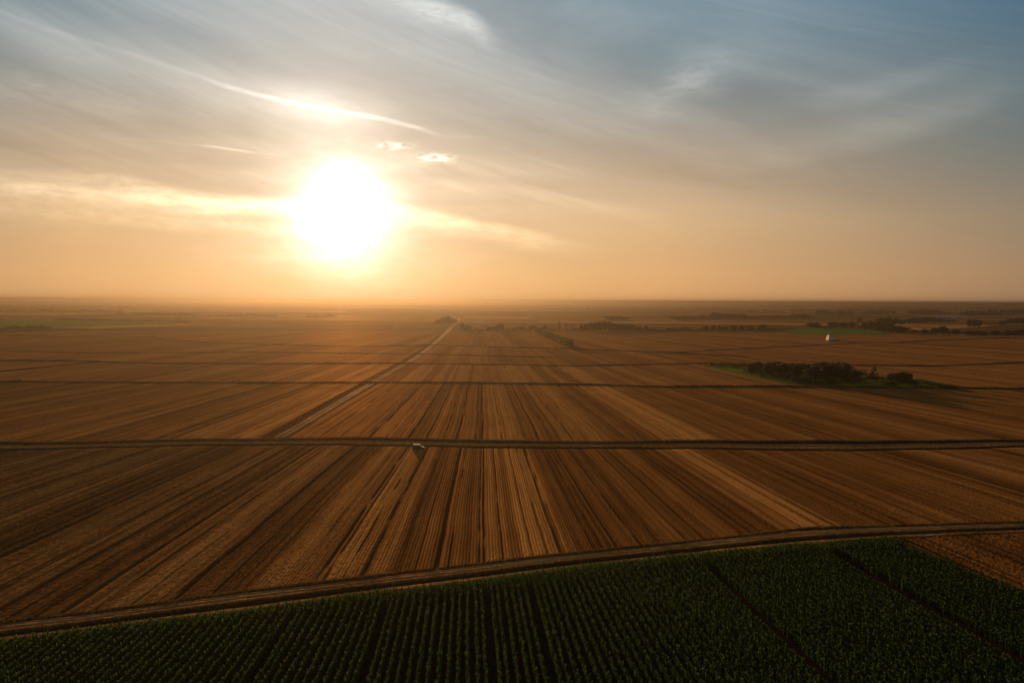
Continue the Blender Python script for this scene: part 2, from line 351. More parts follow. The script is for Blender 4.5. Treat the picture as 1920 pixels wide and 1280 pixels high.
# ------------------------------------------------------------------ plain and far country
G = 24000.0
gx = np.array([-G, -15000, -6000, -2500, -1200, -600, -300, 0, 300, 600, 1200, 2500, 6000, 15000, G])
gy = np.array([-6000.0, -1000, -300, 0, 100, 200, 400, 800, 1600, 3200, 6400, 12800, G])
XX, YY = np.meshgrid(gx, gy); nx, ny = len(gx), len(gy)
def gridfaces(nx, ny, off=0):
    i = np.arange(nx - 1)[None, :] + np.arange(ny - 1)[:, None] * nx + off
    return np.stack([i, i + 1, i + 1 + nx, i + nx], -1).reshape(-1, 4)
tag(mk('ground', np.stack([XX, YY, np.full_like(XX, -0.5)], -1).reshape(-1, 3), gridfaces(nx, ny), GROUND),
    'wide brown farming plain reaching the hazy horizon', 'plain', kind='structure')

def poly(pts, ext=0):                      # photo polyline on the ground -> x-sorted world curve, run on straight past both ends
    w = np.array([gp(*p) for p in pts]); w = w[np.argsort(w[:, 0])]
    a = w[0] + (w[0] - w[1]) / (w[1, 0] - w[0, 0]) * 900 * (1 if True else 0)
    b = w[-1] + (w[-1] - w[-2]) / (w[-1, 0] - w[-2, 0]) * 900
    return np.vstack([a, w, b])
def smooth_noise(x, step, seed):
    r = np.random.RandomState(seed); k = np.floor(x / step).astype(int); f = x / step - k
    tab = r.rand(4096); f = f * f * (3 - 2 * f)
    return tab[k % 4096] * (1 - f) + tab[(k + 1) % 4096] * f

def curvef(pts):
    w = poly(pts)
    return lambda x: np.interp(x, w[:, 0], w[:, 1])

def swaths(s, wmin, wmax, seed, lo=0.2, hi=0.8, soft=0.5):
    """tone of each pass of the harvester across the field"""
    r = np.random.RandomState(seed); edges = [s.min() - 1]; tones = []
    while edges[-1] < s.max(): edges.append(edges[-1] + r.uniform(wmin, wmax)); tones.append(r.uniform(lo, hi))
    edges = np.array(edges); tones = np.array(tones)
    mids = (edges[:-1] + edges[1:]) / 2
    hard = tones[np.clip(np.searchsorted(edges, s) - 1, 0, len(tones) - 1)]
    return hard * (1 - soft) + np.interp(s, mids, tones) * soft

def rows_field(name, label, P, s, near, far, ny, top, zb, tone, tram, ridge=0.0, pitch=0.75, rough=0.0, m=STUB, edge=(0, 0), wav=0.4, seed=1, cut=None, kindtone=None):
    """a field of standing stubble: rows are straight lines that run to P; s = place of a row on the line y = 0"""
    r = np.random.RandomState(seed)
    n = len(s); x = s.copy()
    def line_x(y): return P[0] + (s - P[0]) * (P[1] - y) / P[1]
    y0 = near(x)
    for _ in range(12): y0 = near(line_x(y0))
    y1 = far(line_x(y0))
    for _ in range(12): y1 = far(line_x(y1))
    t = np.linspace(0, 1, ny)[:, None]
    Y = y0[None, :] + (y1 - y0)[None, :] * t
    X = P[0] + (s - P[0])[None, :] * (P[1] - Y) / P[1]
    X = X + wav * (smooth_noise(Y + s[None, :] * 0.15, 23.0, seed + 5) - 0.5) + wav * 0.35 * (smooth_noise(Y, 7.0, seed + 6) - 0.5)
    Z = np.full_like(X, top) + ridge * (np.cos(2 * math.pi * s / pitch))[None, :]
    Z += 0.16 * (tone[None, :] - 0.5)
    Z += rough * (r.rand(ny, n) - 0.5) * 2 + 0.12 * (smooth_noise(X * 0.7 + Y * 0.3, 9.0, seed + 8) - 0.5)
    T = np.repeat(tone[None, :], ny, 0)
    for c_, w_, d_, gap in tram:           # wheel lanes: (place, half width, depth, how patchy)
        k = np.clip(1 - (np.abs(s - c_) / w_) ** 2, 0, 1)[None, :]
        a = np.clip((smooth_noise(Y + c_ * 3, 11.0, int(abs(c_) * 10) % 991) - gap) * 4 + 0.5, 0.15, 1)
        Z -= k * d_ * a; T = T - k * 0.45 * a
    if edge[0]: Z = np.minimum(Z, zb + 0.12 + np.clip((Y - y0) / edge[0], 0, 1) * 3)
    if edge[1]: Z = np.where((y1 - Y) < edge[1], zb + 0.10 + (Z - zb - 0.10) * np.clip((y1 - Y) / edge[1], 0, 1), Z)
    if cut is not None: Z, T = cut(X, Y, Z, T)
    S2 = np.repeat(s[None, :], ny, 0)
    V = np.stack([X, Y, Z], -1)
    front = V[0].copy(); front[:, 2] = zb; back = V[-1].copy(); back[:, 2] = zb
    V = np.concatenate([front[None], V, back[None]], 0)
    T = np.concatenate([T[:1] - 0.25, T, T[-1:]], 0); S2 = np.concatenate([S2[:1], S2, S2[-1:]], 0)
    o = mk(name, V.reshape(-1, 3), gridfaces(n, ny + 2), m, smooth=False, attrs={'tone': T, 'row': S2})
    return tag(o, label, 'field', kind='structure')

def s_at(P, px, py):                       # row place of a photo pixel
    w = gp(px, py); return P[0] + (w[0] - P[0]) * P[1] / (P[1] - w[1])

# edges of the two wide tracks and the boundaries (photo pixels on the ground)
T1F = [(0, 1167), (167, 1150), (310, 1130), (467, 1107), (640, 1087), (927, 1052), (1167, 1027), (1280, 1016), (1513, 992), (1773, 982), (1920, 978)]
T1N = [(0, 1207), (233, 1177), (467, 1147), (640, 1122), (957, 1085), (1120, 1063), (1280, 1045), (1447, 1029), (1663, 1011), (1800, 1004), (1920, 999)]
T2F = [(0, 830), (165, 829), (373, 823), (640, 822), (960, 827), (1280, 827.5), (1600, 828), (1920, 825)]
T2N = [(0, 842), (165, 839), (373, 833.5), (640, 833), (960, 839), (1280, 840), (1600, 842.5), (1920, 836)]
T3 = [(0, 716), (165, 718), (480, 719), (700, 718), (960, 720), (1120, 723), (1240, 726), (1460, 726), (1640, 728), (1790, 728.5), (1920, 730)]
T4 = [(0, 677), (170, 678), (230, 681), (480, 683), (750, 682), (960, 685), (1080, 687), (1310, 682), (1590, 685), (1750, 687), (1920, 680)]
T4B = [(0, 697), (80, 690), (165, 681), (190, 679.5)]
T5 = [(14, 658), (165, 662), (480, 661), (780, 664), (960, 669), (1045, 671)]
T6 = [(285, 631), (310, 638), (380, 642), (480, 646), (660, 650), (810, 647.5), (960, 652), (1070, 654), (1260, 662), (1400, 669)]
T6B = [(1255, 662), (1330, 657), (1440, 652), (1550, 646.5), (1600, 644)]
T6C = [(1590, 642), (1680, 643), (1740, 639), (1800, 636.5), (1920, 633)]
VT = [(515, 822), (560, 797), (616, 764), (660, 738), (700, 715), (740, 692), (770, 675), (800, 655), (822, 636), (842, 617), (855, 604), (862, 596)]
vtw = np.array([gp(*p) for p in VT])
def vx(y): return np.interp(y, vtw[:, 1], vtw[:, 0])
f1f, f1n, f2f, f2n, f3 = map(curvef, (T1F, T1N, T2F, T2N, T3))
def wobble(f, a, sd_): return lambda x: f(x) + a * (smooth_noise(x, 41, sd_) - 0.5) + a * 0.5 * (smooth_noise(x, 13, sd_ + 1) - 0.5)
f1f, f1n, f2f, f2n = wobble(f1f, 1.0, 71), wobble(f1n, 0.9, 73), wobble(f2f, 2.4, 75), wobble(f2n, 2.0, 77)
f4 = curvef(T4); f6 = curvef([(0, 632), (285, 632), (310, 638), (480, 646), (660, 650), (810, 647.5), (960, 652), (1070, 654), (1260, 660), (1440, 652), (1600, 643), (1740, 639), (1920, 633)])
f7 = curvef([(0, 619), (400, 621), (860, 621), (1000, 622), (1200, 621.5), (1440, 622), (1700, 628), (1920, 631)])

# near stubble field
P1 = gp(905, 634)
s = np.arange(-330, 380, 0.25)
def tone_from(P, py, pts, s, seed, amp=0.22, wmin=1.5, wmax=6):
    a = np.array([s_at(P, px, py) for px, _ in pts]); v = np.array([q for _, q in pts])
    base = np.interp(s, a, v)
    far_out = (s < a[0]) | (s > a[-1])
    sw = swaths(s, wmin, wmax, seed, -amp, amp, 0.35)
    sw2 = swaths(s, 0.5, 1.8, seed + 3, -amp * 0.8, amp * 0.8, 0.1)
    alt = swaths(s, 6, 16, seed + 9, 0.25, 0.65, 0.4)
    return 0.5 + (np.where(far_out, alt, base) - 0.5) * 0.85 + sw * 0.8 + sw2 * 0.75
pts = [(-200, .3), (-60, .5), (0, .3), (110, .3), (130, .55), (200, .5), (260, .28), (330, .3), (345, .62), (450, .55), (470, .34), (500, .3), (560, .28), (575, .58), (640, .60), (700, .54), (750, .42),
       (758, .34), (825, .34), (840, .5), (905, .45), (925, .66), (1050, .62), (1056, .3), (1160, .26), (1180, .36), (1300, .5), (1370, .42), (1390, .22), (1465, .26), (1475, .72), (1600, .7),
       (1612, .36), (1680, .28), (1760, .34), (1772, .5), (1860, .46), (1880, .3), (1990, .34), (2010, .55), (2150, .4)]
tn = tone_from(P1, 1000, pts, s, 3)
def lanes(P, py, strong, s, seed, every=(3.0, 8.0)):
    r = np.random.RandomState(seed); L = []
    for px, w_, d_, gap in strong: L.append((s_at(P, px, py), w_, d_, gap))
    c_ = s.min() + 3
    while c_ < s.max() - 3:
        L.append((c_, r.uniform(0.3, 0.6), r.uniform(0.06, 0.24), r.uniform(0.1, 0.55))); c_ += r.uniform(*every)
    return L
L1 = lanes(P1, 1000, [(833, .75, .5, 0), (908, .5, .4, .2), (1040, .7, .5, .05), (100, .7, .5, .1), (255, .8, .5, 0), (345, .7, .5, .1), (475, .6, .45, .2), (655, .6, .45, .2), (1390, .6, .4, .2), (1560, .7, .5, .1), (1700, .6, .45, .2), (1800, .6, .45, .2), (1115, .5, .35, .3), (720, .6, .4, .2)], s, 5)
rows_field('stubble_field', 'broad brown stubble field between the two wide dirt tracks', P1, s, lambda x: f1f(x) + 0.0, lambda x: f2n(x), 230, 0.34, -0.45, tn, L1, 0.05, 0.78, 0.045, STUB, edge=(0, 5.0), wav=0.3, seed=2)

# middle field, cut by the straight track that runs to the sun
P2 = gp(905, 611)
s = np.arange(-620, 680, 0.5)
pts = [(-200, .45), (0, .46), (120, .42), (240, .5), (330, .42), (420, .55), (560, .6), (640, .5), (700, .42), (760, .5), (812, .42), (830, .62), (860, .45), (905, .4), (925, .6), (955, .5), (1010, .42), (1060, .5), (1120, .42), (1165, .5), (1180, .85), (1255, .82), (1270, .45), (1330, .4), (1380, .55), (1440, .42), (1500, .5), (1560, .38), (1620, .55), (1700, .42), (1780, .5), (1860, .4), (1990, .5)]
tn = tone_from(P2, 780, pts, s, 23, 0.2, 2.5, 9)
L2 = lanes(P2, 780, [(735, .8, .4, .1), (795, .8, .4, .1), (868, .8, .4, .2), (905, .7, .4, .1), (990, .8, .4, .1), (1040, .8, .4, .2), (1120, .8, .4, .2), (1170, 1., .45, .1), (1212, .7, .4, .2), (1440, .9, .4, .2), (420, .9, .4, .2), (300, .9, .4, .2)], s, 17, (5, 14))
def cut_track(X, Y, Z, T):
    d = X - vx(Y)
    a = np.clip(1 - np.abs(d + 1.0) / 4.2, 0, 1) ** 0.35                         # the whole lane lies low
    Z = np.where(np.abs(d + 0.5) < 5.2, np.minimum(Z, 0.05), Z); Z = Z - 0.35 * np.clip(1 - np.abs(d + 3.4) / 1.6, 0, 1)
    T = np.where(np.abs(d + 3.2) < 2.2, -0.2, T); T = np.where(np.abs(d - 4.2) < 0.9, 0.0, T)
    return Z, T
rows_field('stubble_field', 'large brown stubble field beyond the track with the vehicle, crossed by a slanting lane', P2, s, lambda x: f2f(x), lambda x: f3(x) - 1.5, 100, 0.36, -0.45, tn, L2, 0.025, 2.0, 0.04, STUB, wav=0.5, seed=6, cut=cut_track)
# farther fields up to the long hedgerow
P3 = gp(905, 596)
for (na, fa, sstep, ny, sd_, lab, sw, tp) in ((f3, f4, 1.1, 60, 41, 'brown stubble field lying around the grove of dark trees', (5, 16), 0.3),
                                       (f4, f6, 1.8, 70, 57, 'wide brown fields between the grove and the white tower', (8, 30), 0.26),
                                       (f6, f7, 2.6, 50, 71, 'far brown fields in front of the long hedgerow', (12, 45), 0.2)):
    s = np.arange(-900, 900, sstep) if sd_ == 41 else np.arange(-1500, 1500, sstep)
    tn = swaths(s, sw[0], sw[1], sd_, 0.33, 0.66, 0.35) + swaths(s, 2, 6, sd_ + 1, -0.14, 0.14, 0.4)
    if sd_ == 41:
        k = np.abs(s - s_at(P3, 1090, 705)) < 9; tn = np.where(k, 0.8, tn)
    L = lanes(P3, 700, [], s, sd_ + 2, (14, 40)) if sd_ < 60 else []
    L = [(a, b * 2.2, c, d) for a, b, c, d in L]
    def cutf(X, Y, Z, T):
        d = X - vx(Y)
        on = Y < vtw[-1, 1]
        Z = np.where((np.abs(d + 0.5) < 5.5) & on, 0.0, Z)
        T = np.where((np.abs(d + 3.6) < 2.4) & on, -0.1, T); T = np.where((np.abs(d - 4.6) < 1.0) & on, 0.1, T); return Z, T
    rows_field('stubble_field', lab, P3, s, na, (lambda fa: (lambda x: np.maximum(fa(x), 0) ))(fa), ny, tp, -0.45, tn, L, 0.0, 1.5, 0.05, STUBFAR, wav=1.2, seed=sd_, cut=cutf)

# ------------------------------------------------------------------ tracks with ruts and banks
def track(name, label, far, near, prof, nu, x0, x1, m=DIRT, zb=0.0, seed=3, amp=1.0):
    """prof: (v, height, tone) from the far edge (v=0) to the near edge (v=1)"""
    r = np.random.RandomState(seed)
    v = np.linspace(-0.02, 1.02, 44); pv = np.array(prof)
    X = np.linspace(x0, x1, nu)[:, None] + 0 * v[None, :]
    Yf, Yn = far(X), near(X)
    vw = v[None, :] + 0.06 * (smooth_noise(X, 13, seed)[:, :1] - 0.5) + 0.015 * (smooth_noise(X, 4, seed + 1)[:, :1] - 0.5)
    Z = np.interp(vw, pv[:, 0], pv[:, 1]) * amp + zb + 0.07 * (r.rand(*X.shape) - 0.5)
    T = np.interp(vw, pv[:, 0], pv[:, 2]) + 0.2 * (smooth_noise(X + v * 7, 17, seed + 2) - 0.5)
    Y = Yf + (Yn - Yf) * v[None, :]
    o = mk(name, np.stack([X, Y, Z], -1).reshape(-1, 3), gridfaces(len(v), nu), m, attrs={'tone': T, 'row': Y})
    return tag(o, label, 'track', kind='structure')
P_T1 = [(0, -.25, .05), (.07, -.28, .05), (.12, .1, .4), (.17, .30, .95), (.24, .20, .62), (.30, .32, .98), (.38, .20, .66), (.46, .28, .9), (.53, .05, .35), (.58, -.30, .0), (.65, -.32, .0), (.70, -.02, .3), (.77, .12, .9), (.86, .14, .82), (.92, .12, .35), (1, .12, .2)]  # low tone at the far edge paints in the stubble field's shadow
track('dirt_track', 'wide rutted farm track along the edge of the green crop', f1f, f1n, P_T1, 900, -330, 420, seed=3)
P_T2 = [(0, -.3, .02), (.34, -.32, .05), (.42, .0, .3), (.5, .22, .78), (.57, .16, .6), (.64, -.02, .12), (.7, .0, .15), (.76, .24, .95), (.84, .24, .9), (.9, .12, .4), (1, .12, .4)]  # far strip: a ditch, with the middle field's shadow painted into its tone
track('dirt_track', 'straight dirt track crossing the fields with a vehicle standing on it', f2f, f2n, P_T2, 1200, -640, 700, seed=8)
def strip(name, label, pts, w, h, m=BANK, n=500, seed=2, cat='field bank', z0=0.2, lane=False):
    """a low weedy bank, ragged in height and width, along a photo polyline on the plain"""
    wp = np.array([gp(*p) for p in pts]); L = np.concatenate([[0], np.cumsum(np.hypot(*np.diff(wp, axis=0).T))])
    t = np.linspace(0, L[-1], n); c = np.stack([np.interp(t, L, wp[:, 0]), np.interp(t, L, wp[:, 1])], 1)
    for _ in range(6): c[1:-1] = (c[:-2] + c[2:] + 2 * c[1:-1]) / 4
    d = np.gradient(c, axis=0); d /= np.hypot(d[:, 0], d[:, 1])[:, None]; nrm = np.stack([-d[:, 1], d[:, 0]], 1)
    q = np.linspace(-1, 1, 9)
    hh = h * (0.55 + 0.9 * smooth_noise(t, 9, seed) * smooth_noise(t, 41, seed + 1))
    ww = w * (0.7 + 0.6 * smooth_noise(t, 25, seed + 2))
    r = np.random.RandomState(seed)
    V = np.zeros((n, 9, 3))
    V[:, :, :2] = c[:, None, :] + nrm[:, None, :] * (q[None, :, None] * ww[:, None, None])
    V[:, :, 2] = z0 - 0.5 + (hh[:, None] + 0.5) * np.clip(1 - np.abs(q[None, :]) ** 3, 0, 1) * (0.75 + 0.5 * r.rand(n, 9))
    o = mk(name, V.reshape(-1, 3), gridfaces(9, n), m)
    return tag(o, label, cat, kind='structure')
def lane():
    wp = np.array([gp(*p) for p in VT]); wp[0] += (wp[0] - wp[1]) * .02; n = 500
    yy = np.linspace(wp[0, 1] + 2, wp[-1, 1], n); xx = np.interp(yy, wp[:, 1], wp[:, 0])
    for _ in range(30): xx[1:-1] = (xx[:-2] + xx[2:] + 2 * xx[1:-1]) / 4
    q = np.linspace(-1, 1, 15); w_ = 2.2 + 2.0 * np.clip((yy - 450) / 900, 0, 1)
    X = xx[:, None] + 1.0 + q[None, :] * w_[:, None] + 0.5 * (smooth_noise(yy, 19, 3)[:, None] - .5)
    Z = 0.22 - 0.9 * np.clip(np.abs(q) - 0.9, 0, 1)[None, :] * 6 - 0.08 * (np.abs(np.abs(q) - .45) < .15)[None, :] + 0.05 * (RS.rand(n, 15) - .5)
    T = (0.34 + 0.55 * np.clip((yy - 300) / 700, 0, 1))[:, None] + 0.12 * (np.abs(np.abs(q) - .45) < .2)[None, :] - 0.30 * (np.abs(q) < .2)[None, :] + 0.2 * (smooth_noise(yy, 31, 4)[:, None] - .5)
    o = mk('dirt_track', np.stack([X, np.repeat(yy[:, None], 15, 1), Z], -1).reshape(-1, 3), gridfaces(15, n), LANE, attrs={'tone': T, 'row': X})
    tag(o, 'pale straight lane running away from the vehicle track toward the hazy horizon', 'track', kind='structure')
lane()
def ext(p, l=True, r_=True):
    p = list(p)
    if l: a, b = p[0], p[1]; p.insert(0, (a[0] - 260, a[1] - (b[1] - a[1]) / (b[0] - a[0]) * 260))
    if r_: a, b = p[-1], p[-2]; p.append((a[0] + 260, a[1] + (a[1] - b[1]) / (a[0] - b[0]) * 260))
    return p
strip('field_bank', 'dark weedy bank between the middle field and the grove field', ext(T3), 2.8, 0.95, seed=5, n=900)
strip('field_bank', 'second dark bank crossing the plain behind the first, passing behind the grove', ext(T4), 2.4, 0.8, seed=6, n=900)
strip('field_bank', 'short dark bank slanting up to the second bank at the left', ext(T4B, True, False), 1.8, 0.65, seed=7)
strip('field_bank', 'thin dark bank ending near the far lane', T5, 1.9, 0.65, seed=8)
strip('field_bank', 'thin curved dark bank across the far left fields', T6, 2.2, 0.7, seed=9)
strip('field_bank', 'thin dark bank slanting toward the white tower', T6B, 2.2, 0.7, seed=10)
strip('field_bank', 'thin dark bank right of the white tower', ext(T6C, False, True), 2.2, 0.7, seed=12)
strip('field_bank', 'faint dark bank below the straight lane at the upper left', [(-200, 617), (100, 632), (285, 632)], 2.0, 0.6, seed=13)

def patch(name, label, pts, m, z, cat='field', h=0.6, tone=0.5):
    w = [gp(*p) for p in pts]; n = len(w)
    from mathutils.geometry import tessellate_polygon
    tri = tessellate_polygon([[Vector((a[0], a[1], 0)) for a in w]])
    V = [(a[0], a[1], z) for a in w] + [(a[0], a[1], z - h) for a in w]
    q = [(i, (i + 1) % n, n + (i + 1) % n, n + i) for i in range(n)]
    o = mk(name, V, [np.array(tri, np.int32), np.array(q, np.int32)], m, attrs={'tone': np.full(2 * n, tone), 'row': [a[1] for a in w] * 2})
    return tag(o, label, cat, kind='structure')
patch('meadow', 'bright green grass around the grove of dark trees', [(1316, 686), (1366, 697), (1416, 709), (1466, 718), (1516, 723), (1580, 724), (1640, 725), (1700, 726.5), (1806, 728.3), (1762, 718.5), (1700, 711), (1650, 706), (1600, 701), (1520, 693), (1420, 684), (1350, 683)], MEADOW, 0.5, 'meadow')
patch('green_field', 'hazy green field at the far left', [(-60, 599), (0, 599), (60, 599.5), (140, 601), (240, 602.5), (330, 606), (220, 609.5), (100, 613), (0, 615), (-60, 615.5)], GREENF, 0.25)
patch('green_field', 'narrow green field left of the far right wood', [(1440, 620), (1500, 616.5), (1560, 615.5), (1630, 619), (1668, 626), (1560, 627), (1480, 625)], GREENF, 0.6)
patch('pale_field', 'pale straw strip beside the end of the slanting lane', [(868, 592.5), (990, 593.5), (1003, 596), (985, 598), (872, 597.5)], STUBFAR, 0.3, tone=1.0)
patch('pale_field', 'pale straw strip behind the right hedgerow', [(1690, 611), (1790, 607.5), (1880, 608), (1840, 613), (1730, 619)], STUBFAR, 0.3, tone=0.9)
patch('pale_field', 'pale straw strip below the hazy green field', [(90, 614.5), (200, 611), (330, 607.5), (420, 607), (330, 611), (180, 616)], STUBFAR, 0.3, tone=0.95)

# ------------------------------------------------------------------ green crop in rows, every plant leafy
P0 = gp(878, 645)
def crop():
    r = np.random.RandomState(21)
    xs = []; ys = []
    edge = np.array([gp(1664, 1012), gp(1790, 1062), gp(1920, 1115), gp(2200, 1230), gp(2700, 1420)])
    e_x = lambda y: np.interp(-y, -edge[:, 1], edge[:, 0])
    tr = [s_at(P0, 1540, 1270), s_at(P0, 1920, 1247)]                                # two wheel lanes in the crop
    tn_ = [s_at(P0, 500, 1240), s_at(P0, 925, 1200), s_at(P0, 1010, 1200), s_at(P0, 700, 1200)]
    for s_ in np.arange(-150, 240, 1.5):
        s2 = s_ + r.uniform(-0.06, 0.06)
        if min(abs(s2 - t_) for t_ in tr) < 1.3: continue
        for t_ in tn_:
            if abs(s2 - t_) < 1.6: s2 += 0.32 * math.copysign(1, s2 - t_)
        for t_ in tr:
            if abs(s2 - t_) < 2.6: s2 += 0.15 * math.copysign(1, s2 - t_)
        y = np.arange(62, 190, 0.25) + r.uniform(-0.1, 0.1)
        x = P0[0] + (s2 - P0[0]) * (P0[1] - y) / P0[1]
        ok = (y < f1n(x) - 0.9) & (x < e_x(y)) & (r.rand(len(y)) > 0.02)
        xs.append(x[ok] + r.normal(0, 0.10, ok.sum())); ys.append(y[ok] + r.normal(0, 0.10, ok.sum()))
    for q in range(5):                                                                # leafy headland along the track
        x = np.arange(-150, 240, 0.5) + r.uniform(-.2, .2); y = f1n(x) - 1.1 - 0.8 * q + r.normal(0, .18, len(x))
        ok = (x < e_x(y)) & (r.rand(len(x)) > .08); xs.append(x[ok]); ys.append(y[ok])
    x = np.concatenate(xs); y = np.concatenate(ys); n = len(x)
    K = 11
    hgt = r.uniform(1.08, 1.34, n) * (0.85 + 0.3 * smooth_noise(x * 0.8 + y * 0.6, 9, 4))
    a = r.uniform(0, 2 * math.pi, (n, K)); z0 = (0.12 + 0.8 * r.rand(n, K) ** 0.8) * hgt[:, None]
    ln = r.uniform(0.10, 0.32, (n, K)); w = r.uniform(0.04, 0.09, (n, K)) * 1.3; rise = r.uniform(0.0, 0.45, (n, K)); drop = r.uniform(-0.2, 0.22, (n, K))
    dx, dy = np.cos(a), np.sin(a); px_, py_ = -dy, dx
    bx, by = x[:, None] + 0.03 * dx, y[:, None] + 0.03 * dy
    V = np.zeros((n, K, 6, 3))
    for i, (t, zz, ww) in enumerate(((0, 0 * rise, 0.6), (0.55, rise, 1.0), (1.0, rise + drop, 0.15))):
        for j, sg in enumerate((-1, 1)):
            V[:, :, i * 2 + j, 0] = bx + dx * ln * t + px_ * w * ww * sg
            V[:, :, i * 2 + j, 1] = by + dy * ln * t + py_ * w * ww * sg
            V[:, :, i * 2 + j, 2] = z0 + zz * 0.9
    b = (np.arange(n * K) * 6)[:, None]
    Q = np.concatenate([b + np.array([[0, 1, 3, 2]]), b + np.array([[2, 3, 5, 4]])])
    v2 = V.reshape(-1, 3)
    # stems
    st = np.zeros((n, 4, 3)); 
    for j, (ox, oz) in enumerate(((-.025, 0), (.025, 0), (.012, 1), (-.012, 1))):
        st[:, j, 0] = x + ox; st[:, j, 1] = y; st[:, j, 2] = oz * hgt * 0.95 + (oz - 1) * 0.1
    qs = (np.arange(n) * 4)[:, None] + np.array([[0, 1, 2, 3]]) + len(v2)
    # pale seed heads
    nt_ = 5; aa = r.uniform(0, 6.28, (n, nt_)); tl = r.uniform(.08, .2, (n, nt_)) * (r.rand(n) > .6)[:, None]
    ts = np.zeros((n, nt_, 4, 3)); lean = r.uniform(0.1, .6, (n, nt_)) * tl
    for j, (sg, tt) in enumerate(((-1, 0), (1, 0), (1, 1), (-1, 1))):
        ts[:, :, j, 0] = x[:, None] + np.cos(aa) * lean * tt - np.sin(aa) * .022 * sg
        ts[:, :, j, 1] = y[:, None] + np.sin(aa) * lean * tt + np.cos(aa) * .022 * sg
        ts[:, :, j, 2] = hgt[:, None] * .92 + tl * tt
    qt = (np.arange(n * nt_) * 4)[:, None] + np.array([[0, 1, 2, 3]]) + len(v2) + n * 4
    at = np.zeros(len(v2) + n * 4 + n * nt_ * 4); at[len(v2) + n * 4:] = 1
    o = mk('green_crop', np.concatenate([v2, st.reshape(-1, 3), ts.reshape(-1, 3)]), np.concatenate([Q, qs, qt]), CROP, attrs={'head': at})
    tag(o, 'dark green leafy crop growing in close rows in front of the near track', 'crop', kind='stuff')
    return n
crop()
s = np.arange(-210, 420, 0.6)
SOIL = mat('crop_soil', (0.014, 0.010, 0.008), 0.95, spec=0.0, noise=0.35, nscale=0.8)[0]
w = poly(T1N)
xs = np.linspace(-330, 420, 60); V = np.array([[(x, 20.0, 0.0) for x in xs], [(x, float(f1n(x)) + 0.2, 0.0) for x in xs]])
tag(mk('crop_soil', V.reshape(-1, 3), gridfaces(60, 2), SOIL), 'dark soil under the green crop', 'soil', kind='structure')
# brown rows right of the crop
e0 = np.array([gp(1690, 1012), gp(1800, 1056), gp(1920, 1103), gp(2200, 1212), gp(2700, 1400)])
s = np.arange(s_at(P0, 1705, 1016), 420, 0.22)
tn = 0.30 + swaths(s, 1.5, 5, 91, -0.15, 0.15) + swaths(s, 0.6, 1.4, 92, -0.12, 0.12)
rows_field('stubble_field', 'dark brown rows right of the green crop at the lower right corner', P0, s, lambda x: 60 + 0 * x, lambda x: f1n(x) - 1.0, 150, 0.42, -0.1, tn, lanes(P0, 1040, [(1800, .6, .35, 0), (1870, .6, .35, .1)], s, 93, (4, 8)), 0.09, 0.9, 0.07, STUB, wav=0.5, seed=94)
V = []; nE = 60
for t in np.linspace(0, 1, nE):
    y = gp(1664, 1012)[1] * (1 - t) + 55 * t
    ea = np.array([gp(1664, 1012), gp(1790, 1062), gp(1920, 1115), gp(2200, 1230), gp(2700, 1420)])
    xa = np.interp(-y, -ea[:, 1], ea[:, 0])
    xb = P0[0] + (s[0] - P0[0]) * (P0[1] - y) / P0[1]
    V.append([(xa + (xb - xa) * q + 0.15 * math.sin(t * 50 + q * 5), y, 0.03 + 0.1 * math.sin(q * math.pi) + random.uniform(-.02, .02)) for q in np.linspace(0.02, 1.05, 9)])
V = np.array(V)
tag(mk('grass_path', V.reshape(-1, 3), gridfaces(9, nE), DIRT, attrs={'tone': np.full(nE * 9, 0.42), 'row': V[:, :, 0]}), 'bare brown path along the right edge of the green crop', 'path', kind='structure')

# weeds along the track edges
def weeds(name, label, curves, n, hmin, hmax, seed, x0, x1):
    r = np.random.RandomState(seed); V = []; 
    for f, off, spread, share in curves:
        k = int(n * share); x = r.uniform(x0, x1, k); y = f(x) + off + r.normal(0, spread, k)
        keep = smooth_noise(x, 7, seed) + 0.5 * r.rand(k) > 0.55; x, y = x[keep], y[keep]; k = len(x)
        B = 7; a = r.uniform(0, 6.28, (k, B)); h = r.uniform(hmin, hmax, (k, B)); le = r.uniform(0.1, 0.45, (k, B)) * h; w_ = r.uniform(0.02, 0.06, (k, B))
        bx = x[:, None] + r.normal(0, .14, (k, B)); by = y[:, None] + r.normal(0, .14, (k, B))
        T = np.zeros((k, B, 3, 3))
        T[:, :, 0] = np.stack([bx - np.sin(a) * w_, by + np.cos(a) * w_, 0 * a - 0.05], -1)
        T[:, :, 1] = np.stack([bx + np.sin(a) * w_, by - np.cos(a) * w_, 0 * a - 0.05], -1)
        T[:, :, 2] = np.stack([bx + np.cos(a) * le, by + np.sin(a) * le, h], -1)
        V.append(T.reshape(-1, 3))
    V = np.concatenate(V)
    tag(mk(name, V, np.arange(len(V)).reshape(-1, 3), GRASSB), label, 'grass', kind='stuff')
weeds('verge_grass', 'dry grass and weeds along the edges of the near track', [(f1f, -0.4, .35, .35), (f1n, 0.3, .35, .4), (lambda x: f1f(x) * .5 + f1n(x) * .5, 0.0, .3, .25)], 26000, .2, .8, 31, -160, 210)
weeds('verge_grass', 'dry grass and weeds along the track with the vehicle', [(f2f, -0.5, .5, .5), (lambda x: f2f(x) * .35 + f2n(x) * .65, 0.0, .3, .2), (f2n, 0.2, .5, .3)], 24000, .3, 1.0, 32, -330, 400)

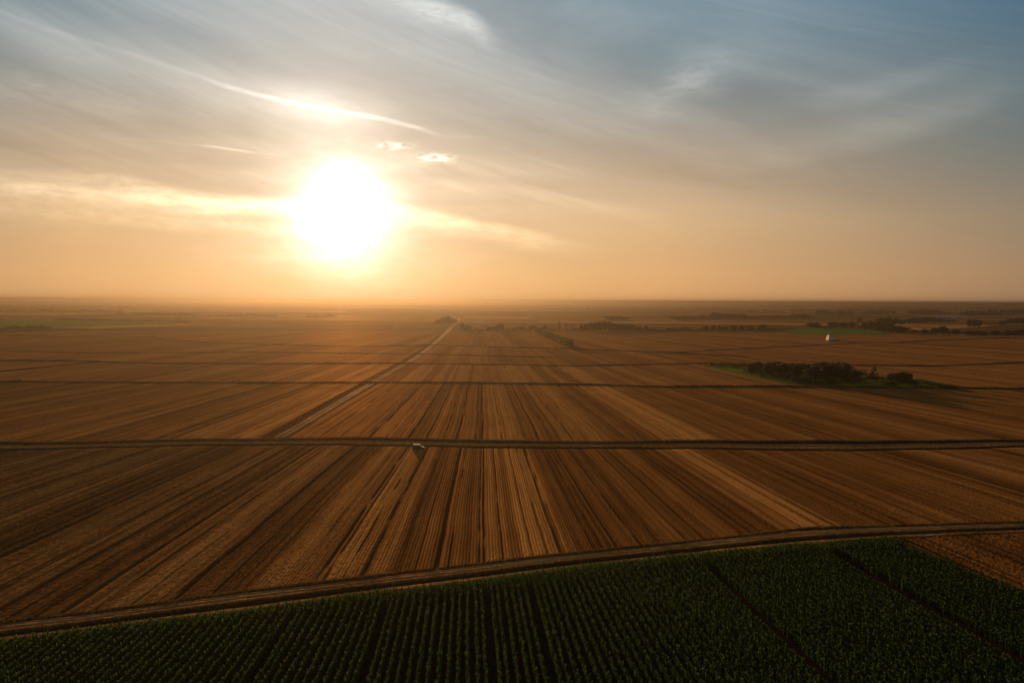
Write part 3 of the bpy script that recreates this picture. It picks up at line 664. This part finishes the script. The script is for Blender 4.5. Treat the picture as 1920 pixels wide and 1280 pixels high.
# ------------------------------------------------------------------ trees
def leaf_cloud(cl, per, size, r, flat=0.75):
    """cl: clumps (x,y,z,r). Leaf-sized quads scattered near the outside of each clump"""
    V = []
    for (cx, cy, cz, cr) in cl:
        k = max(8, int(per * (cr ** 2)))
        d = r.normal(0, 1, (k, 3)); d /= np.linalg.norm(d, axis=1)[:, None]
        rad = cr * (0.55 + 0.5 * r.rand(k) ** 0.6)
        c = np.stack([cx + d[:, 0] * rad, cy + d[:, 1] * rad, cz + d[:, 2] * rad * flat], 1)
        nn = d + r.normal(0, 0.55, (k, 3)); nn /= np.linalg.norm(nn, axis=1)[:, None]
        u = np.cross(nn, r.normal(0, 1, (k, 3))); u /= np.linalg.norm(u, axis=1)[:, None]; w_ = np.cross(nn, u)
        sz = size * r.uniform(0.6, 1.35, (k, 1)); u = u * sz; w_ = w_ * sz * r.uniform(0.55, 0.9, (k, 1))
        V.append(np.stack([c - u, c - w_ * .8, c + u, c + w_ * .8], 1).reshape(-1, 3))
    V = np.concatenate(V)
    return V, np.arange(len(V)).reshape(-1, 4)
def proto_tree(kind, seed):
    """unit tree: 1 m high, ~1 m wide; returns crown and trunk mesh data"""
    r = np.random.RandomState(seed); cl = []
    if kind == 'round':
        for _ in range(46):
            d = r.normal(0, 1, 3); d /= np.linalg.norm(d); q = r.uniform(.45, 1.0)
            cl.append((d[0] * .36 * q + r.normal(0, .02), d[1] * .36 * q, .54 + d[2] * (.34 if d[2] > 0 else .38) * q, r.uniform(.12, .19)))
        cl += [(0, 0, .46, .28), (.12, .05, .26, .2), (-.12, -.06, .26, .2), (0, .13, .22, .17)]
    elif kind == 'tall':
        for k in range(30):
            z = r.uniform(.16, .93); wd = .24 * math.sin(math.pi * min(1, (z - .05) / .98)) ** .6
            a = r.uniform(0, 6.28); cl.append((math.cos(a) * wd, math.sin(a) * wd, z, r.uniform(.07, .13)))
    elif kind == 'cone':
        for k in range(44):
            z = r.uniform(.08, .93); wd = .40 * (1 - z) + .02; a = r.uniform(0, 6.28)
            cl.append((math.cos(a) * wd * r.uniform(.6, 1), math.sin(a) * wd * r.uniform(.6, 1), z, .05 + .10 * (1 - z)))
        cl.append((0, 0, .96, .035))
    elif kind == 'bush':
        for k in range(24):
            a = r.uniform(0, 6.28); q = math.sqrt(r.rand()); cl.append((math.cos(a) * q * .40, math.sin(a) * q * .40, .22 + .50 * (1 - q * q) * r.uniform(.4, 1), r.uniform(.14, .22)))
    elif kind == 'open':
        for k in range(22):
            a = r.uniform(0, 6.28); q = r.uniform(.2, 1); z = r.uniform(.42, .88)
            cl.append((math.cos(a) * q * .40, math.sin(a) * q * .40, z, r.uniform(.07, .14)))
    V, Q = leaf_cloud(cl, 4200 if kind != 'bush' else 2600, 0.027, r)
    crown = mk('crown', V, Q, LEAF)
    b = MB(); top = {'round': .62, 'tall': .85, 'cone': .9, 'bush': .4, 'open': .7}[kind]; w_ = {'bush': .018}.get(kind, .028)
    b.tube([(0, 0, -.05), (.004, 0, .1), (-.006, .004, top * .5), (.004, -.004, top)], [w_ * 1.3, w_, w_ * .75, w_ * .2])
    for k in range(6 if kind != 'cone' else 3):
        a = k * 1.05 + r.uniform(0, .5); z = top * r.uniform(.35, .7); ll = r.uniform(.18, .32)
        b.tube([(0, 0, z), (math.cos(a) * ll * .5, math.sin(a) * ll * .5, z + ll * .4), (math.cos(a) * ll, math.sin(a) * ll, z + ll * .7)], [w_ * .45, w_ * .3, w_ * .1], 5)
    trunk = b.build('trunk', BARK)
    for o in (crown, trunk): COL.objects.unlink(o)
    return crown.data, trunk.data
PROTO = {k: [proto_tree(k, 100 + 17 * i + j) for j in range(n)] for i, (k, n) in enumerate((('round', 4), ('tall', 3), ('cone', 1), ('bush', 4), ('open', 3)))}
MATS = {}
def crown_data(kind, j, m):
    key = (kind, j, m.name)
    if key not in MATS:
        me = PROTO[kind][j][0]
        if m is not LEAF: me = me.copy(); me.materials.clear(); me.materials.append(m)
        MATS[key] = me
    return MATS[key]
def plant(kind, px, py, wpx, hpx, label, group=None, m=LEAF, name=None, z=0.0, cat=None, dj=None):
    p = gp(px, py, z); d = dist(p); k = d / F
    j = random.randrange(len(PROTO[kind])) if dj is None else dj
    r = empty(name or ('shrub' if kind == 'bush' else 'tree'), (p[0], p[1], z), random.uniform(0, 6.28), (wpx * k * random.uniform(.97, 1.03), wpx * k, hpx * k))
    for nm, me in (('foliage' if kind == 'bush' else 'crown', crown_data(kind, j, m)), ('stem' if kind == 'bush' else 'trunk', PROTO[kind][j][1])):
        o = bpy.data.objects.new(nm, me); COL.objects.link(o); o.parent = r
    return tag(r, label, cat or ('shrub' if kind == 'bush' else 'tree'), group)
ORD = ['first', 'second', 'third', 'fourth', 'fifth', 'sixth', 'seventh', 'eighth', 'ninth', 'tenth', 'eleventh', 'twelfth', 'thirteenth', 'fourteenth', 'fifteenth', 'sixteenth', 'seventeenth', 'eighteenth', 'nineteenth', 'twentieth',
       'twenty-first', 'twenty-second', 'twenty-third', 'twenty-fourth', 'twenty-fifth', 'twenty-sixth', 'twenty-seventh', 'twenty-eighth', 'twenty-ninth', 'thirtieth']
def row(tmpl, group, items, m=LEAF):
    """items: (kind, px, py, wpx, hpx) sorted by px; each labelled by its look and place"""
    items = sorted(items, key=lambda i: i[1])
    look = {'round': 'round-crowned tree', 'tall': 'narrow upright tree', 'bush': 'low spreading shrub', 'open': 'thin open-crowned tree', 'cone': 'pointed tree'}
    cnt = {}
    for it in items:
        k = it[0]; cnt[k] = cnt.get(k, 0) + 1
        it = (it[0], it[1], it[2] + .3, it[3] * 1.28, it[4] * 1.25)
        plant(*it, tmpl.format(ORD[cnt[k] - 1] + ' ' + look[k]), group, m)
# the grove standing in the green meadow
GR = 'trees of the grove in the meadow'
Zm = 0.45
def gv(kind, px, py, w, h, label, m=LEAF, dj=None): plant(kind, px, py, w * 1.2, h * 1.06, label, GR, m, z=Zm, dj=dj)
gv('round', 1410, 702, 24, 22, 'dark tree at the left end of the dense grove nearest the bright grass')
gv('round', 1422, 698, 26, 20, 'dark rounded tree second from the left of the grove')
gv('round', 1444, 703, 27, 23, 'dark tree behind the pale round bush in the grove')
gv('round', 1452, 697, 28, 19, 'back row tree of the grove just right of the pale bush')
gv('round', 1468, 705, 30, 24, 'dark broad tree right of the pale round bush')
gv('round', 1480, 699, 28, 18, 'back row tree above the low middle part of the grove')
gv('round', 1494, 708, 30, 26, 'dark tree left of the big crowns, standing over the front bush')
gv('round', 1510, 702, 28, 20, 'back row tree where the grove rises to the big crowns')
gv('round', 1528, 716, 36, 32, 'big dark tree right of the front bush in the grove')
gv('round', 1540, 707, 38, 28, 'tall back tree among the big crowns of the grove')
gv('round', 1552, 719, 38, 37, 'largest dark crown in the middle of the grove')
gv('round', 1570, 709, 38, 29, 'highest back crown of the grove, left of its right shoulder')
gv('round', 1582, 717, 36, 35, 'big dark tree forming the right shoulder of the grove')
gv('round', 1514, 719, 20, 14, 'small dark tree under the left big crown of the grove')
for k, (px, py, w_, h_) in enumerate(((1402, 698, 15, 7), (1420, 700, 16, 7), (1447, 704, 18, 8), (1462, 708, 24, 10), (1478, 710, 26, 11), (1494, 713, 24, 11), (1530, 720, 28, 10), (1548, 721, 28, 11), (1566, 721, 28, 11), (1584, 719, 26, 11), (1598, 716, 24, 11))):
    gv('bush', px, py, w_, h_, f'{ORD[k]} dark undergrowth shrub from left along the front foot of the grove')
gv('bush', 1432, 706, 17, 12, 'pale grey-green round bush standing before the dark grove', LEAFPALE)
gv('bush', 1500, 718, 30, 15, 'dark front bush at the grove edge on the bright grass')
gv('round', 1604, 712, 22, 17, 'small dark tree right of the big crowns of the grove')
gv('open', 1616, 710, 18, 16, 'thin tree with open crown left of the pointed tree')
gv('bush', 1610, 714, 26, 12, 'dark undergrowth shrub between the big crowns and the pointed tree')
gv('cone', 1638, 712, 21, 22, 'dark pointed conifer standing alone right of the grove', dj=0)
gv('bush', 1630, 713, 16, 11, 'low dark shrub at the foot of the pointed conifer, left side')
gv('bush', 1652, 713, 18, 9, 'low dark shrub between the conifer and the lone round tree')
gv('round', 1670, 715, 16, 14, 'small dark tree left of the lone round tree')
gv('round', 1690, 722, 34, 24, 'lone broad round dark tree right of the conifer')
gv('bush', 1668, 722, 24, 7, 'low dark shrub before the lone round tree')
gv('bush', 1706, 722, 22, 13, 'dark shrub joining the right side of the lone round tree')
gv('bush', 1726, 722, 26, 14, 'rough shrub first right of the lone round tree', LEAFOLIVE)
gv('bush', 1743, 724, 24, 11, 'rough olive shrub second right of the lone round tree', LEAFOLIVE)
gv('bush', 1760, 726, 24, 9, 'low olive shrub near the right tip of the meadow', LEAFOLIVE)
gv('bush', 1778, 727.5, 24, 7, 'lowest shrub at the right tip of the meadow')
for k, (px, py, w_, h_) in enumerate(((1311, 683.5, 8, 5), (1322, 684, 8, 5), (1336, 686, 12, 7), (1345, 686.5, 10, 5), (1356, 687, 12, 6), (1368, 688, 12, 7), (1380, 689, 14, 7), (1392, 690, 16, 10), (1402, 692, 16, 11))):
    plant('bush', px, py, w_ * 1.3, h_ * 1.35, f'{ORD[k]} small dark shrub from left in the hedge left of the grove', 'shrubs of the thin hedge left of the grove', z=0.3)
# bushes on the first bank at the left
plant('bush', 35, 716.5, 11, 7, 'dark bush standing on the first bank at the far left', 'bushes on the first bank', z=0.2)
plant('bush', 86, 718, 8, 3.6, 'small low bush on the first bank right of the larger bush', 'bushes on the first bank', z=0.2)
plant('bush', 300, 719, 7, 3, 'tiny low bush on the first bank left of the slanting lane', 'bushes on the first bank', z=0.2)
# slanting row of olive trees in the middle distance
row('{} from the far end of the slanting olive row', 'slanting olive-green tree row', [('round' if k % 3 else 'tall', 1003 + 66 * t + random.uniform(-1, 1), 623 + 30 * t, 12 + 7 * t, 9 + 7 * t) for k, t in enumerate(np.linspace(0, 1, 15) ** 0.85)], LEAFOLIVE)
# long hedgerow, left part by the lane
row('{} from left in the hedgerow just right of the lane', 'hedgerow right of the lane', [('round', 868, 620, 13, 13), ('round', 878, 620, 14, 10), ('bush', 890, 620.5, 18, 6), ('bush', 905, 621, 16, 4), ('round', 918, 621, 15, 8), ('round', 928, 621, 14, 9), ('round', 939, 621, 17, 14), ('bush', 952, 621, 14, 5), ('round', 965, 621, 13, 7), ('round', 978, 620, 13, 8), ('bush', 990, 621, 14, 6)])
row('{} from left in the gappy hedgerow before the middle wood', 'gappy hedgerow before the middle wood', [('round', 1000, 619, 15, 9), ('bush', 1012, 620, 14, 7), ('round', 1022, 619.5, 9, 9), ('bush', 1036, 620, 14, 5), ('tall', 1049, 620, 6.5, 14), ('tall', 1062, 620, 5.5, 12), ('tall', 1073, 620, 6, 11), ('bush', 1068, 620.5, 18, 4), ('bush', 1082, 620, 14, 6)])
row('{} from left in the dense middle wood on the hedgerow', 'dense middle wood on the hedgerow', [('round', 1093 + 8.2 * k, 620.5 + 0.6 * math.sin(k * 2), 15, h) for k, h in enumerate((11, 13, 14, 15, 16.5, 17, 16, 14, 13, 12.5, 12, 11.5))])
row('{} from left in the loose hedgerow right of the middle wood', 'loose hedgerow right of the middle wood', [('round', 1199, 621, 15, 8), ('round', 1210, 621, 12, 9), ('bush', 1222, 621, 16, 7), ('bush', 1238, 621.5, 14, 4), ('round', 1252, 621.5, 11, 7), ('round', 1263, 621.5, 13, 6), ('round', 1282, 621, 16, 7.5), ('bush', 1294, 621, 14, 6), ('bush', 1306, 621, 12, 4), ('round', 1322, 620.5, 12, 9), ('round', 1337, 620.5, 11, 10), ('round', 1350, 620.5, 10, 8), ('round', 1360, 620.5, 11, 8.5), ('round', 1375, 620.5, 13, 10), ('round', 1391, 620, 11, 9), ('bush', 1400, 620.5, 14, 5), ('round', 1408, 620, 14, 9), ('round', 1430, 619.5, 16, 10), ('bush', 1446, 619.5, 16, 6), ('bush', 1462, 619, 16, 4), ('bush', 1480, 618, 18, 5)] + [('bush', x_, 621 - (x_ - 1190) * .006, 20, 4.6) for x_ in (1194, 1216, 1230, 1246, 1258, 1270, 1288, 1313, 1330, 1344, 1367, 1383, 1416, 1424, 1438, 1454)])
row('{} from left in the far right wood behind the white tower', 'far right wood behind the white tower', [('round', 1520, 615, 14, 9), ('round', 1531, 615, 13, 9), ('bush', 1545, 616, 18, 5), ('round', 1558, 615.5, 13, 10), ('round', 1567, 615.5, 12, 10), ('round', 1583, 616, 14, 10), ('round', 1597, 616.5, 13, 11), ('tall', 1611, 617, 12, 17), ('round', 1622, 618, 14, 12), ('round', 1634, 619, 15, 14), ('round', 1646, 621, 17, 15), ('round', 1658, 622, 18, 14), ('round', 1670, 623, 18, 13), ('round', 1682, 624, 18, 11), ('round', 1693, 624, 16, 9),
     ('round', 1652, 611, 18, 12), ('round', 1664, 610.5, 16, 13), ('round', 1676, 610, 16, 11), ('round', 1690, 609, 15, 8)])
row('{} from left in the low dark hedge at the right edge', 'low dark hedge at the right edge', [('bush', 1715, 625, 14, 6), ('round', 1733, 625.5, 13, 7), ('bush', 1744, 626, 14, 4), ('round', 1754, 626, 15, 9), ('round', 1768, 626.5, 15, 12), ('bush', 1780, 627, 16, 6), ('round', 1792, 627.5, 12, 8), ('bush', 1806, 628, 18, 6), ('round', 1818, 629, 16, 7), ('round', 1830, 629.5, 16, 7), ('round', 1842, 630, 15, 7), ('bush', 1856, 630, 18, 7), ('round', 1868, 630.5, 14, 9), ('bush', 1880, 630.5, 16, 7), ('round', 1890, 631, 13, 9), ('round', 1903, 631, 14, 9), ('round', 1915, 631, 15, 10), ('round', 1928, 631, 15, 9)])
row('{} from left in the square copse behind the right hedge', 'square copse behind the right hedge', [('round', 1819, 613, 11, 11), ('round', 1827, 613.5, 11, 11.5), ('round', 1835, 613, 11, 10)])
row('{} from left in the tree line beyond the right edge copse', 'tree line beyond the right edge copse', [('bush', 1852, 609, 12, 4), ('bush', 1866, 609, 14, 5), ('round', 1880, 608.5, 13, 6), ('round', 1893, 608, 13, 8), ('round', 1905, 608, 14, 9), ('round', 1918, 608, 14, 9)])
row('{} from left in the long tree line before the pale roofs', 'long tree line before the pale roofs', [('round', 1706 + 9 * k, 607 - 0.35 * k, 13, h) for k, h in enumerate((8, 9, 8, 9, 8.5, 8, 7, 6, 5, 4))])
# hazy clump left of the end of the lane
row('{} from left in the hazy clump at the lane end', 'hazy clump at the end of the lane', [('bush', 804, 608, 14, 5), ('bush', 814, 608.5, 14, 6), ('round', 822, 609, 13, 9), ('round', 830, 609, 14, 13), ('round', 839, 609, 14, 15.5), ('round', 847, 608.5, 12, 12), ('round', 853, 607, 9, 8)])
# hazy rows in the left distance
row('{} from left in the dark hedge below the hazy green field', 'dark hedge below the hazy green field', [('bush', 10 + 9.5 * k, 617, 13, 4 + (k % 3) * 1.2 + (2.5 if k in (6, 7) else 0)) for k in range(9)])
row('{} from left in the hedge behind the hazy green field', 'hedge behind the hazy green field', [('bush', 112 + 13 * k, 600 + 0.22 * k, 17, 3 + (k * 7 % 4) * .8) for k in range(19)])
def woodland(label, pts, hpx, seed, dens=1.0):
    """a far-off wood seen as one dark mass"""
    r = np.random.RandomState(seed); wp = np.array([gp(*p) for p in pts]); cl = []
    L = np.concatenate([[0], np.cumsum(np.hypot(*np.diff(wp, axis=0).T))]); d = dist(wp.mean(0)); h = hpx * d / F
    for t in np.arange(0, L[-1], h * 0.30 / dens):
        if smooth_noise(np.array([t]), h * 7, seed)[0] < 0.22: continue
        c = (np.interp(t, L, wp[:, 0]), np.interp(t, L, wp[:, 1])); hh = h * (0.35 + 0.75 * smooth_noise(np.array([t]), h * 2.2, seed + 1)[0])
        for _ in range(3): cl.append((c[0] + r.normal(0, h * .3), c[1] + r.normal(0, h * .8), hh * r.uniform(.25, .75), hh * r.uniform(.25, .42)))
    V, Q = leaf_cloud(cl, 40 / (h / 3) ** 2 * .9, h * .13, r)
    tag(mk('woodland', V, Q, LEAF), label, 'woodland', kind='stuff')
woodland('far wood in the haze above the hedge of the left green field', [(222, 589), (300, 591.5), (400, 592.5), (520, 594), (630, 594)], 5.5, 51)
woodland('far dark wood in the centre distance', [(1138, 600.5), (1200, 599.5), (1290, 600)], 9.5, 52, 1.4)
woodland('long far dark wood right of the centre distance', [(1285, 599.5), (1350, 597), (1460, 597), (1520, 597)], 10, 53, 1.6)
woodland('long dark wood just below the horizon at the right', [(1530, 590.5), (1640, 589), (1780, 589)], 8, 54, 1.3)
woodland('dark wood below the horizon at the right edge', [(1800, 592), (1920, 588), (2050, 588)], 8, 55, 1.2)
woodland('thin wood line close under the horizon at the left', [(-80, 577), (120, 578), (260, 577)], 3, 56)
woodland('thin wood line close under the horizon at the far right', [(1550, 578.5), (1750, 579), (2000, 580)], 3.5, 57, 1.2)
woodland('dark wood line between the far right hedges and the horizon woods', [(1400, 584), (1600, 583.5), (1760, 584)], 4, 59, 1.2)
woodland('short dark wood close under the horizon right of centre', [(1430, 575.5), (1560, 575), (1700, 575.5)], 3, 60, 1.2)
woodland('thin dark wood at the right edge close under the horizon', [(1740, 574.5), (1850, 575), (2000, 575.5)], 3, 61, 1.2)
woodland('faint wood line at the far left below the horizon', [(-60, 584), (90, 583.5), (230, 584)], 3.5, 62, 1.1)
woodland('thin hazy wood line right of the lane end', [(1010, 578), (1150, 580), (1400, 580)], 2.6, 58)

# ------------------------------------------------------------------ white tower-like building
WHITE = mat('white_render', (0.64, 0.60, 0.55), 0.7, noise=0.12, nscale=0.6)[0]
PLINTH = mat('dark_plinth', (0.10, 0.09, 0.085), 0.85, noise=0.3, nscale=1.0)[0]
PINK = mat('pinkish_cladding', (0.55, 0.30, 0.27), 0.75, noise=0.2, nscale=0.8)[0]
REDD = mat('red_paint', (0.42, 0.07, 0.06), 0.6)[0]
GREYR = mat('grey_roof', (0.30, 0.28, 0.27), 0.6)[0]
GLASS = mat('dark_glass', (0.02, 0.025, 0.03), 0.12, spec=0.6)[0]
p = gp(1558.5, 639.5); k = dist(p) / F
tw = empty('farm_building', (p[0], p[1], 0.2), -math.atan2(p[0], p[1]) + R(24))
tag(tw, 'white building with sloping sides and dark base, alone in the far right field', 'building')
b = MB(); a = 7.0 * k; c_ = 5.6 * k; h = 9.0 * k
b.hexa([(-a, -a * .8, 1.6), (a * .95, -a * .8, 1.6), (a * .95, a * .8, 1.6), (-a, a * .8, 1.6)], [(-c_, -c_ * .7, h), (c_, -c_ * .7, h), (c_, c_ * .7, h), (-c_, c_ * .7, h)])
b.build('wall', WHITE, tw)
b = MB(); b.box(-a * 1.0, a * .95, -a * .83, a * .83, -.4, 1.58); b.build('plinth', PLINTH, tw)
b = MB(); b.box(-c_ * 1.04, c_ * 1.04, -c_ * .74, c_ * .74, h + .003, h + .35); rf = b.build('roof', GREYR, tw)
b = MB(); b.box(-c_ * .9, c_ * .1, -c_ * .4, c_ * .4, h + .353, h + 1.5, .25); b.build('roof_hut', WHITE, rf)
b = MB(); b.tube([(-c_ * .4, 0, h + 1.45), (-c_ * .4, 0, h + 3.2)], [.12, .06], 6); b.build('mast', PLINTH, rf)
def slab(x0, x1, z0, z1, yo=0.05):         # panel lying on the leaning front wall
    def yy(z): return -(a * .8 + (c_ * .7 - a * .8) * (z - 1.6) / (h - 1.6)) - yo
    m_ = MB(); m_.hexa([(x0, yy(z0) + .2, z0), (x0, yy(z0), z0), (x1, yy(z0), z0), (x1, yy(z0) + .2, z0)][::-1], [(x0, yy(z1) + .2, z1), (x0, yy(z1), z1), (x1, yy(z1), z1), (x1, yy(z1) + .2, z1)][::-1]); return m_
slab(a * .45, a * .72, 3.6, 6.6).build('red_panel', REDD, tw)
slab(-a * .45, -a * .2, 6.4, 7.6).build('window', GLASS, tw); slab(a * .0, a * .22, 6.4, 7.6).build('window', GLASS, tw)
b = MB(); b.prism([(a * .97, 0.0), (a * .97 + 4.4, 0.0), (a * .97 + 4.3, 1.6), (a * .97 + 2.2, 3.0), (a * .97, 4.2)][::1], -a * .55, a * .55)
ln_ = b.build('lean_to', PINK, tw)
b = MB(); b.box(a + 1.2, a + 2.8, -a * .55 - .06, -a * .55 - .005, 0.05, 2.1); b.build('door', PLINTH, ln_)
# far low sheds with pale roofs
PALE = mat('pale_sheeting', (0.78, 0.75, 0.70), 0.5, noise=0.1, nscale=0.05)[0]
WALLG = mat('shed_wall', (0.42, 0.38, 0.34), 0.8, noise=0.2, nscale=0.1)[0]
def shed(px, py, wpx, hpx, label, rise=.45):
    p = gp(px, py); k = dist(p) / F; w_ = wpx * k; h_ = hpx * k; dp = max(14.0, w_ * .25)
    r = empty('shed', (p[0], p[1], -0.1), -math.atan2(p[0], p[1])); tag(r, label, 'shed', 'long pale roofed sheds in the distance')
    b = MB(); b.box(-w_ / 2, w_ / 2, -dp / 2, dp / 2, -.4, h_ * (1 - rise)); wl = b.build('wall', WALLG, r)
    b = MB(); z = h_ * (1 - rise); e = .5
    pr = [(-dp / 2 - e, z), (dp / 2 + e, z), (0, h_)]
    n0 = [(-w_ / 2 - e, y, zz) for y, zz in pr]; n1 = [(w_ / 2 + e, y, zz) for y, zz in pr]
    b.add(n0 + n1, [(0, 1, 4, 3), (1, 2, 5, 4), (2, 0, 3, 5)], [(0, 2, 1), (3, 4, 5)]); b.build('roof', PALE, r)
    b = MB(); dw = min(w_ * .12, 6); b.box(-dw, dw, -dp / 2 - .12, -dp / 2 - .01, -.3, z * .85); b.build('door', PLINTH, r)
shed(1780, 595.5, 20, 3.0, 'long pale roofed shed, left of the pair near the right horizon')
shed(1799, 595.5, 19, 3.0, 'long pale roofed shed, right of the pair near the right horizon')
shed(1763, 595, 10, 2.2, 'smaller dull shed just left of the pale pair near the horizon')
shed(1900, 584.8, 22, 2.0, 'pale roofed shed at the right edge under the horizon')
shed(1865, 584.5, 14, 1.6, 'small pale roofed shed left of the edge shed under the horizon')
shed(886, 605.5, 36, 2.6, 'long low white shed beside the end of the slanting lane', .6)
shed(912, 606.8, 14, 1.6, 'short pale shed right of the long white shed by the lane', .6)
shed(1302, 590.5, 12, 1.6, 'small pale shed in the centre distance left of the long wood', .6)

# ------------------------------------------------------------------ vehicle on the track
CARP = mat('dark_paint', (0.014, 0.016, 0.021), 0.6, spec=0.12)[0]
ROOFP = mat('silver_roof', (0.40, 0.375, 0.365), 0.6)[0]
TYRE = mat('tyre', (0.012, 0.012, 0.013), 0.9)[0]
RIM = mat('alloy', (0.55, 0.55, 0.56), 0.35, metal=0.8)[0]
CHROME = mat('bright_bumper', (0.28, 0.27, 0.26), 0.55)[0]
LAMP = mat('clear_lamp', (0.85, 0.84, 0.80), 0.15, spec=0.7)[0]
TAIL = mat('red_lamp', (0.35, 0.02, 0.015), 0.25, spec=0.6)[0]
CARGL = mat('car_glass', (0.012, 0.015, 0.020), 0.2, spec=0.25)[0]
p = gp(785, 843.5)
car = empty('offroad_vehicle', (p[0], p[1], 0.0), R(-1.0), (0.90, 1.0, 1.12))
tag(car, 'dark boxy off-road vehicle with silver roof standing on the dirt track', 'vehicle')
HW = 0.92
def carbody():
    lo = [(-2.25, .42), (-2.28, .62), (-2.24, .98), (-1.9, 1.08), (1.0, 1.06), (1.35, 1.03), (2.12, .96), (2.28, .82), (2.28, .50), (2.18, .42)]
    b = MB(); b.prism([(x, z) for x, z in lo], -HW, HW)
    return b
body = carbody().build('body', CARP, car)
bv = body.modifiers.new('bevel', 'BEVEL'); bv.width = .05; bv.segments = 2; bv.limit_method = 'ANGLE'
b = MB()                                    # cabin
b.hexa([(-2.05, -.86, 1.05), (1.12, -.86, 1.05), (1.12, .86, 1.05), (-2.05, .86, 1.05)], [(-1.92, -.74, 1.72), (.46, -.74, 1.72), (.46, .74, 1.72), (-1.92, .74, 1.72)])
b.build('cabin', CARP, car)
b = MB(); b.hexa([(-1.98, -.78, 1.723), (.54, -.78, 1.723), (.54, .78, 1.723), (-1.98, .78, 1.723)], [(-1.9, -.70, 1.80), (.42, -.70, 1.80), (.42, .70, 1.80), (-1.9, .70, 1.80)])
rf = b.build('roof', ROOFP, car)
b = MB()
for y in (-.62, .62):
    b.tube([(-1.75, y, 1.86), (.3, y, 1.86)], [.025, .025], 6)
    for x in (-1.7, -.7, .25): b.tube([(x, y, 1.79), (x, y, 1.87)], [.02, .02], 5)
b.build('roof_rail', CHROME, rf)
def onside(x0, x1, z0, z1, sg, sl=0.0):
    def yy(z): return sg * (.86 - .12 * (z - 1.05) / .67 + .012)
    m_ = MB(); m_.hexa([(x0, yy(z0), z0), (x1, yy(z0), z0), (x1, yy(z0) - sg * .05, z0), (x0, yy(z0) - sg * .05, z0)], [(x0 + .04, yy(z1), z1), (x1 - .04 - sl, yy(z1), z1), (x1 - .04 - sl, yy(z1) - sg * .05, z1), (x0 + .04, yy(z1) - sg * .05, z1)]); return m_
for sg in (-1, 1):
    for x0, x1, sl in ((-1.88, -1.12, 0), (-1.02, -.22, 0), (-.12, .86, .42)):
        onside(x0, x1, 1.14, 1.62, sg, sl).build('side_window', CARGL, car)
    for x0, x1 in ((-1.05, -.18), (-.14, .95)):
        b = MB(); b.box(x0, x1, sg * (HW + .004) - .006, sg * (HW + .004) + .006, .5, 1.02); d_ = b.build('door', CARP, car)
        b = MB(); b.box(x0 + .08, x0 + .28, sg * (HW + .03) - .02, sg * (HW + .03) + .02, .88, .93); b.build('handle', CHROME, d_)
    b = MB(); b.box(.72, .90, sg * 1.02 - .1, sg * 1.02 + .1, 1.08, 1.24, .02); b.build('mirror', CHROME, car)
    b = MB(); b.box(2.20, 2.30, sg * .70 - .16, sg * .70 + .16, .70, .88, .02); b.build('headlight', LAMP, car)
    b = MB(); b.box(-2.31, -2.22, sg * .80 - .09, sg * .80 + .09, .72, 1.0, .015); b.build('tail_light', TAIL, car)
    for x in (-1.42, 1.42):
        b = MB(); b.wheel(x, sg * .72, sg * .95, .36, .37); wl = b.build('wheel', TYRE, car)
        b = MB(); b.wheel(x, sg * .945, sg * .962, .36, .22); b.build('rim', RIM, wl)
b = MB(); b.hexa([(1.14, -.76, 1.10), (1.16, -.76, 1.09), (1.16, .76, 1.09), (1.14, .76, 1.10)], [(.50, -.66, 1.68), (.53, -.66, 1.67), (.53, .66, 1.67), (.50, .66, 1.68)]); b.build('windscreen', CARGL, car)
b = MB(); b.hexa([(-2.075, -.7, 1.14), (-2.04, -.7, 1.14), (-2.04, .7, 1.14), (-2.075, .7, 1.14)], [(-1.975, -.62, 1.62), (-1.94, -.62, 1.62), (-1.94, .62, 1.62), (-1.975, .62, 1.62)]); b.build('rear_window', CARGL, car)
b = MB(); b.box(2.24, 2.40, -.9, .9, .40, .60, .03); b.build('front_bumper', CHROME, car)
b = MB(); b.box(-2.40, -2.24, -.9, .9, .40, .62, .03); b.build('rear_bumper', CHROME, car)
b = MB(); b.wheel(0, 0, .2, 0, .34); sp_ = b.build('spare_wheel', TYRE, car); sp_.location = (-2.26, 0, .95); sp_.rotation_euler = (0, 0, R(90))

# ------------------------------------------------------------------ the air
def haze():
    m = bpy.data.materials.new('haze_air'); m.use_nodes = True; t = m.node_tree
    for nd in list(t.nodes):
        if nd.type == 'BSDF_PRINCIPLED': t.nodes.remove(nd)
    v = t.nodes.new('ShaderNodeVolumePrincipled'); v.inputs['Color'].default_value = (0.165, 0.140, 0.110, 1)
    v.inputs['Density'].default_value = 2.2e-4; v.inputs['Anisotropy'].default_value = 0.71
    t.links.new(v.outputs[0], t.nodes['Material Output'].inputs['Volume'])
    b = MB(); g_ = G + 50; b.box(-g_, g_, -6050, g_, -1.5, 60.0)
    o = b.build('haze', m); tag(o, 'warm evening haze lying over the whole plain', 'haze', kind='stuff')
haze()

# ------------------------------------------------------------------ render settings
vs = sc.view_settings; vs.view_transform = 'Standard'; vs.look = 'None'; vs.exposure = 0.0; vs.gamma = 1.0
cy = sc.cycles; cy.use_denoising = True
try: cy.denoiser = 'OPENIMAGEDENOISE'; cy.denoising_input_passes = 'RGB_ALBEDO_NORMAL'
except Exception: pass
cy.max_bounces = 5; cy.diffuse_bounces = 2; cy.glossy_bounces = 2; cy.transmission_bounces = 3; cy.volume_bounces = 1; cy.transparent_max_bounces = 6
cy.caustics_reflective = False; cy.caustics_refractive = False
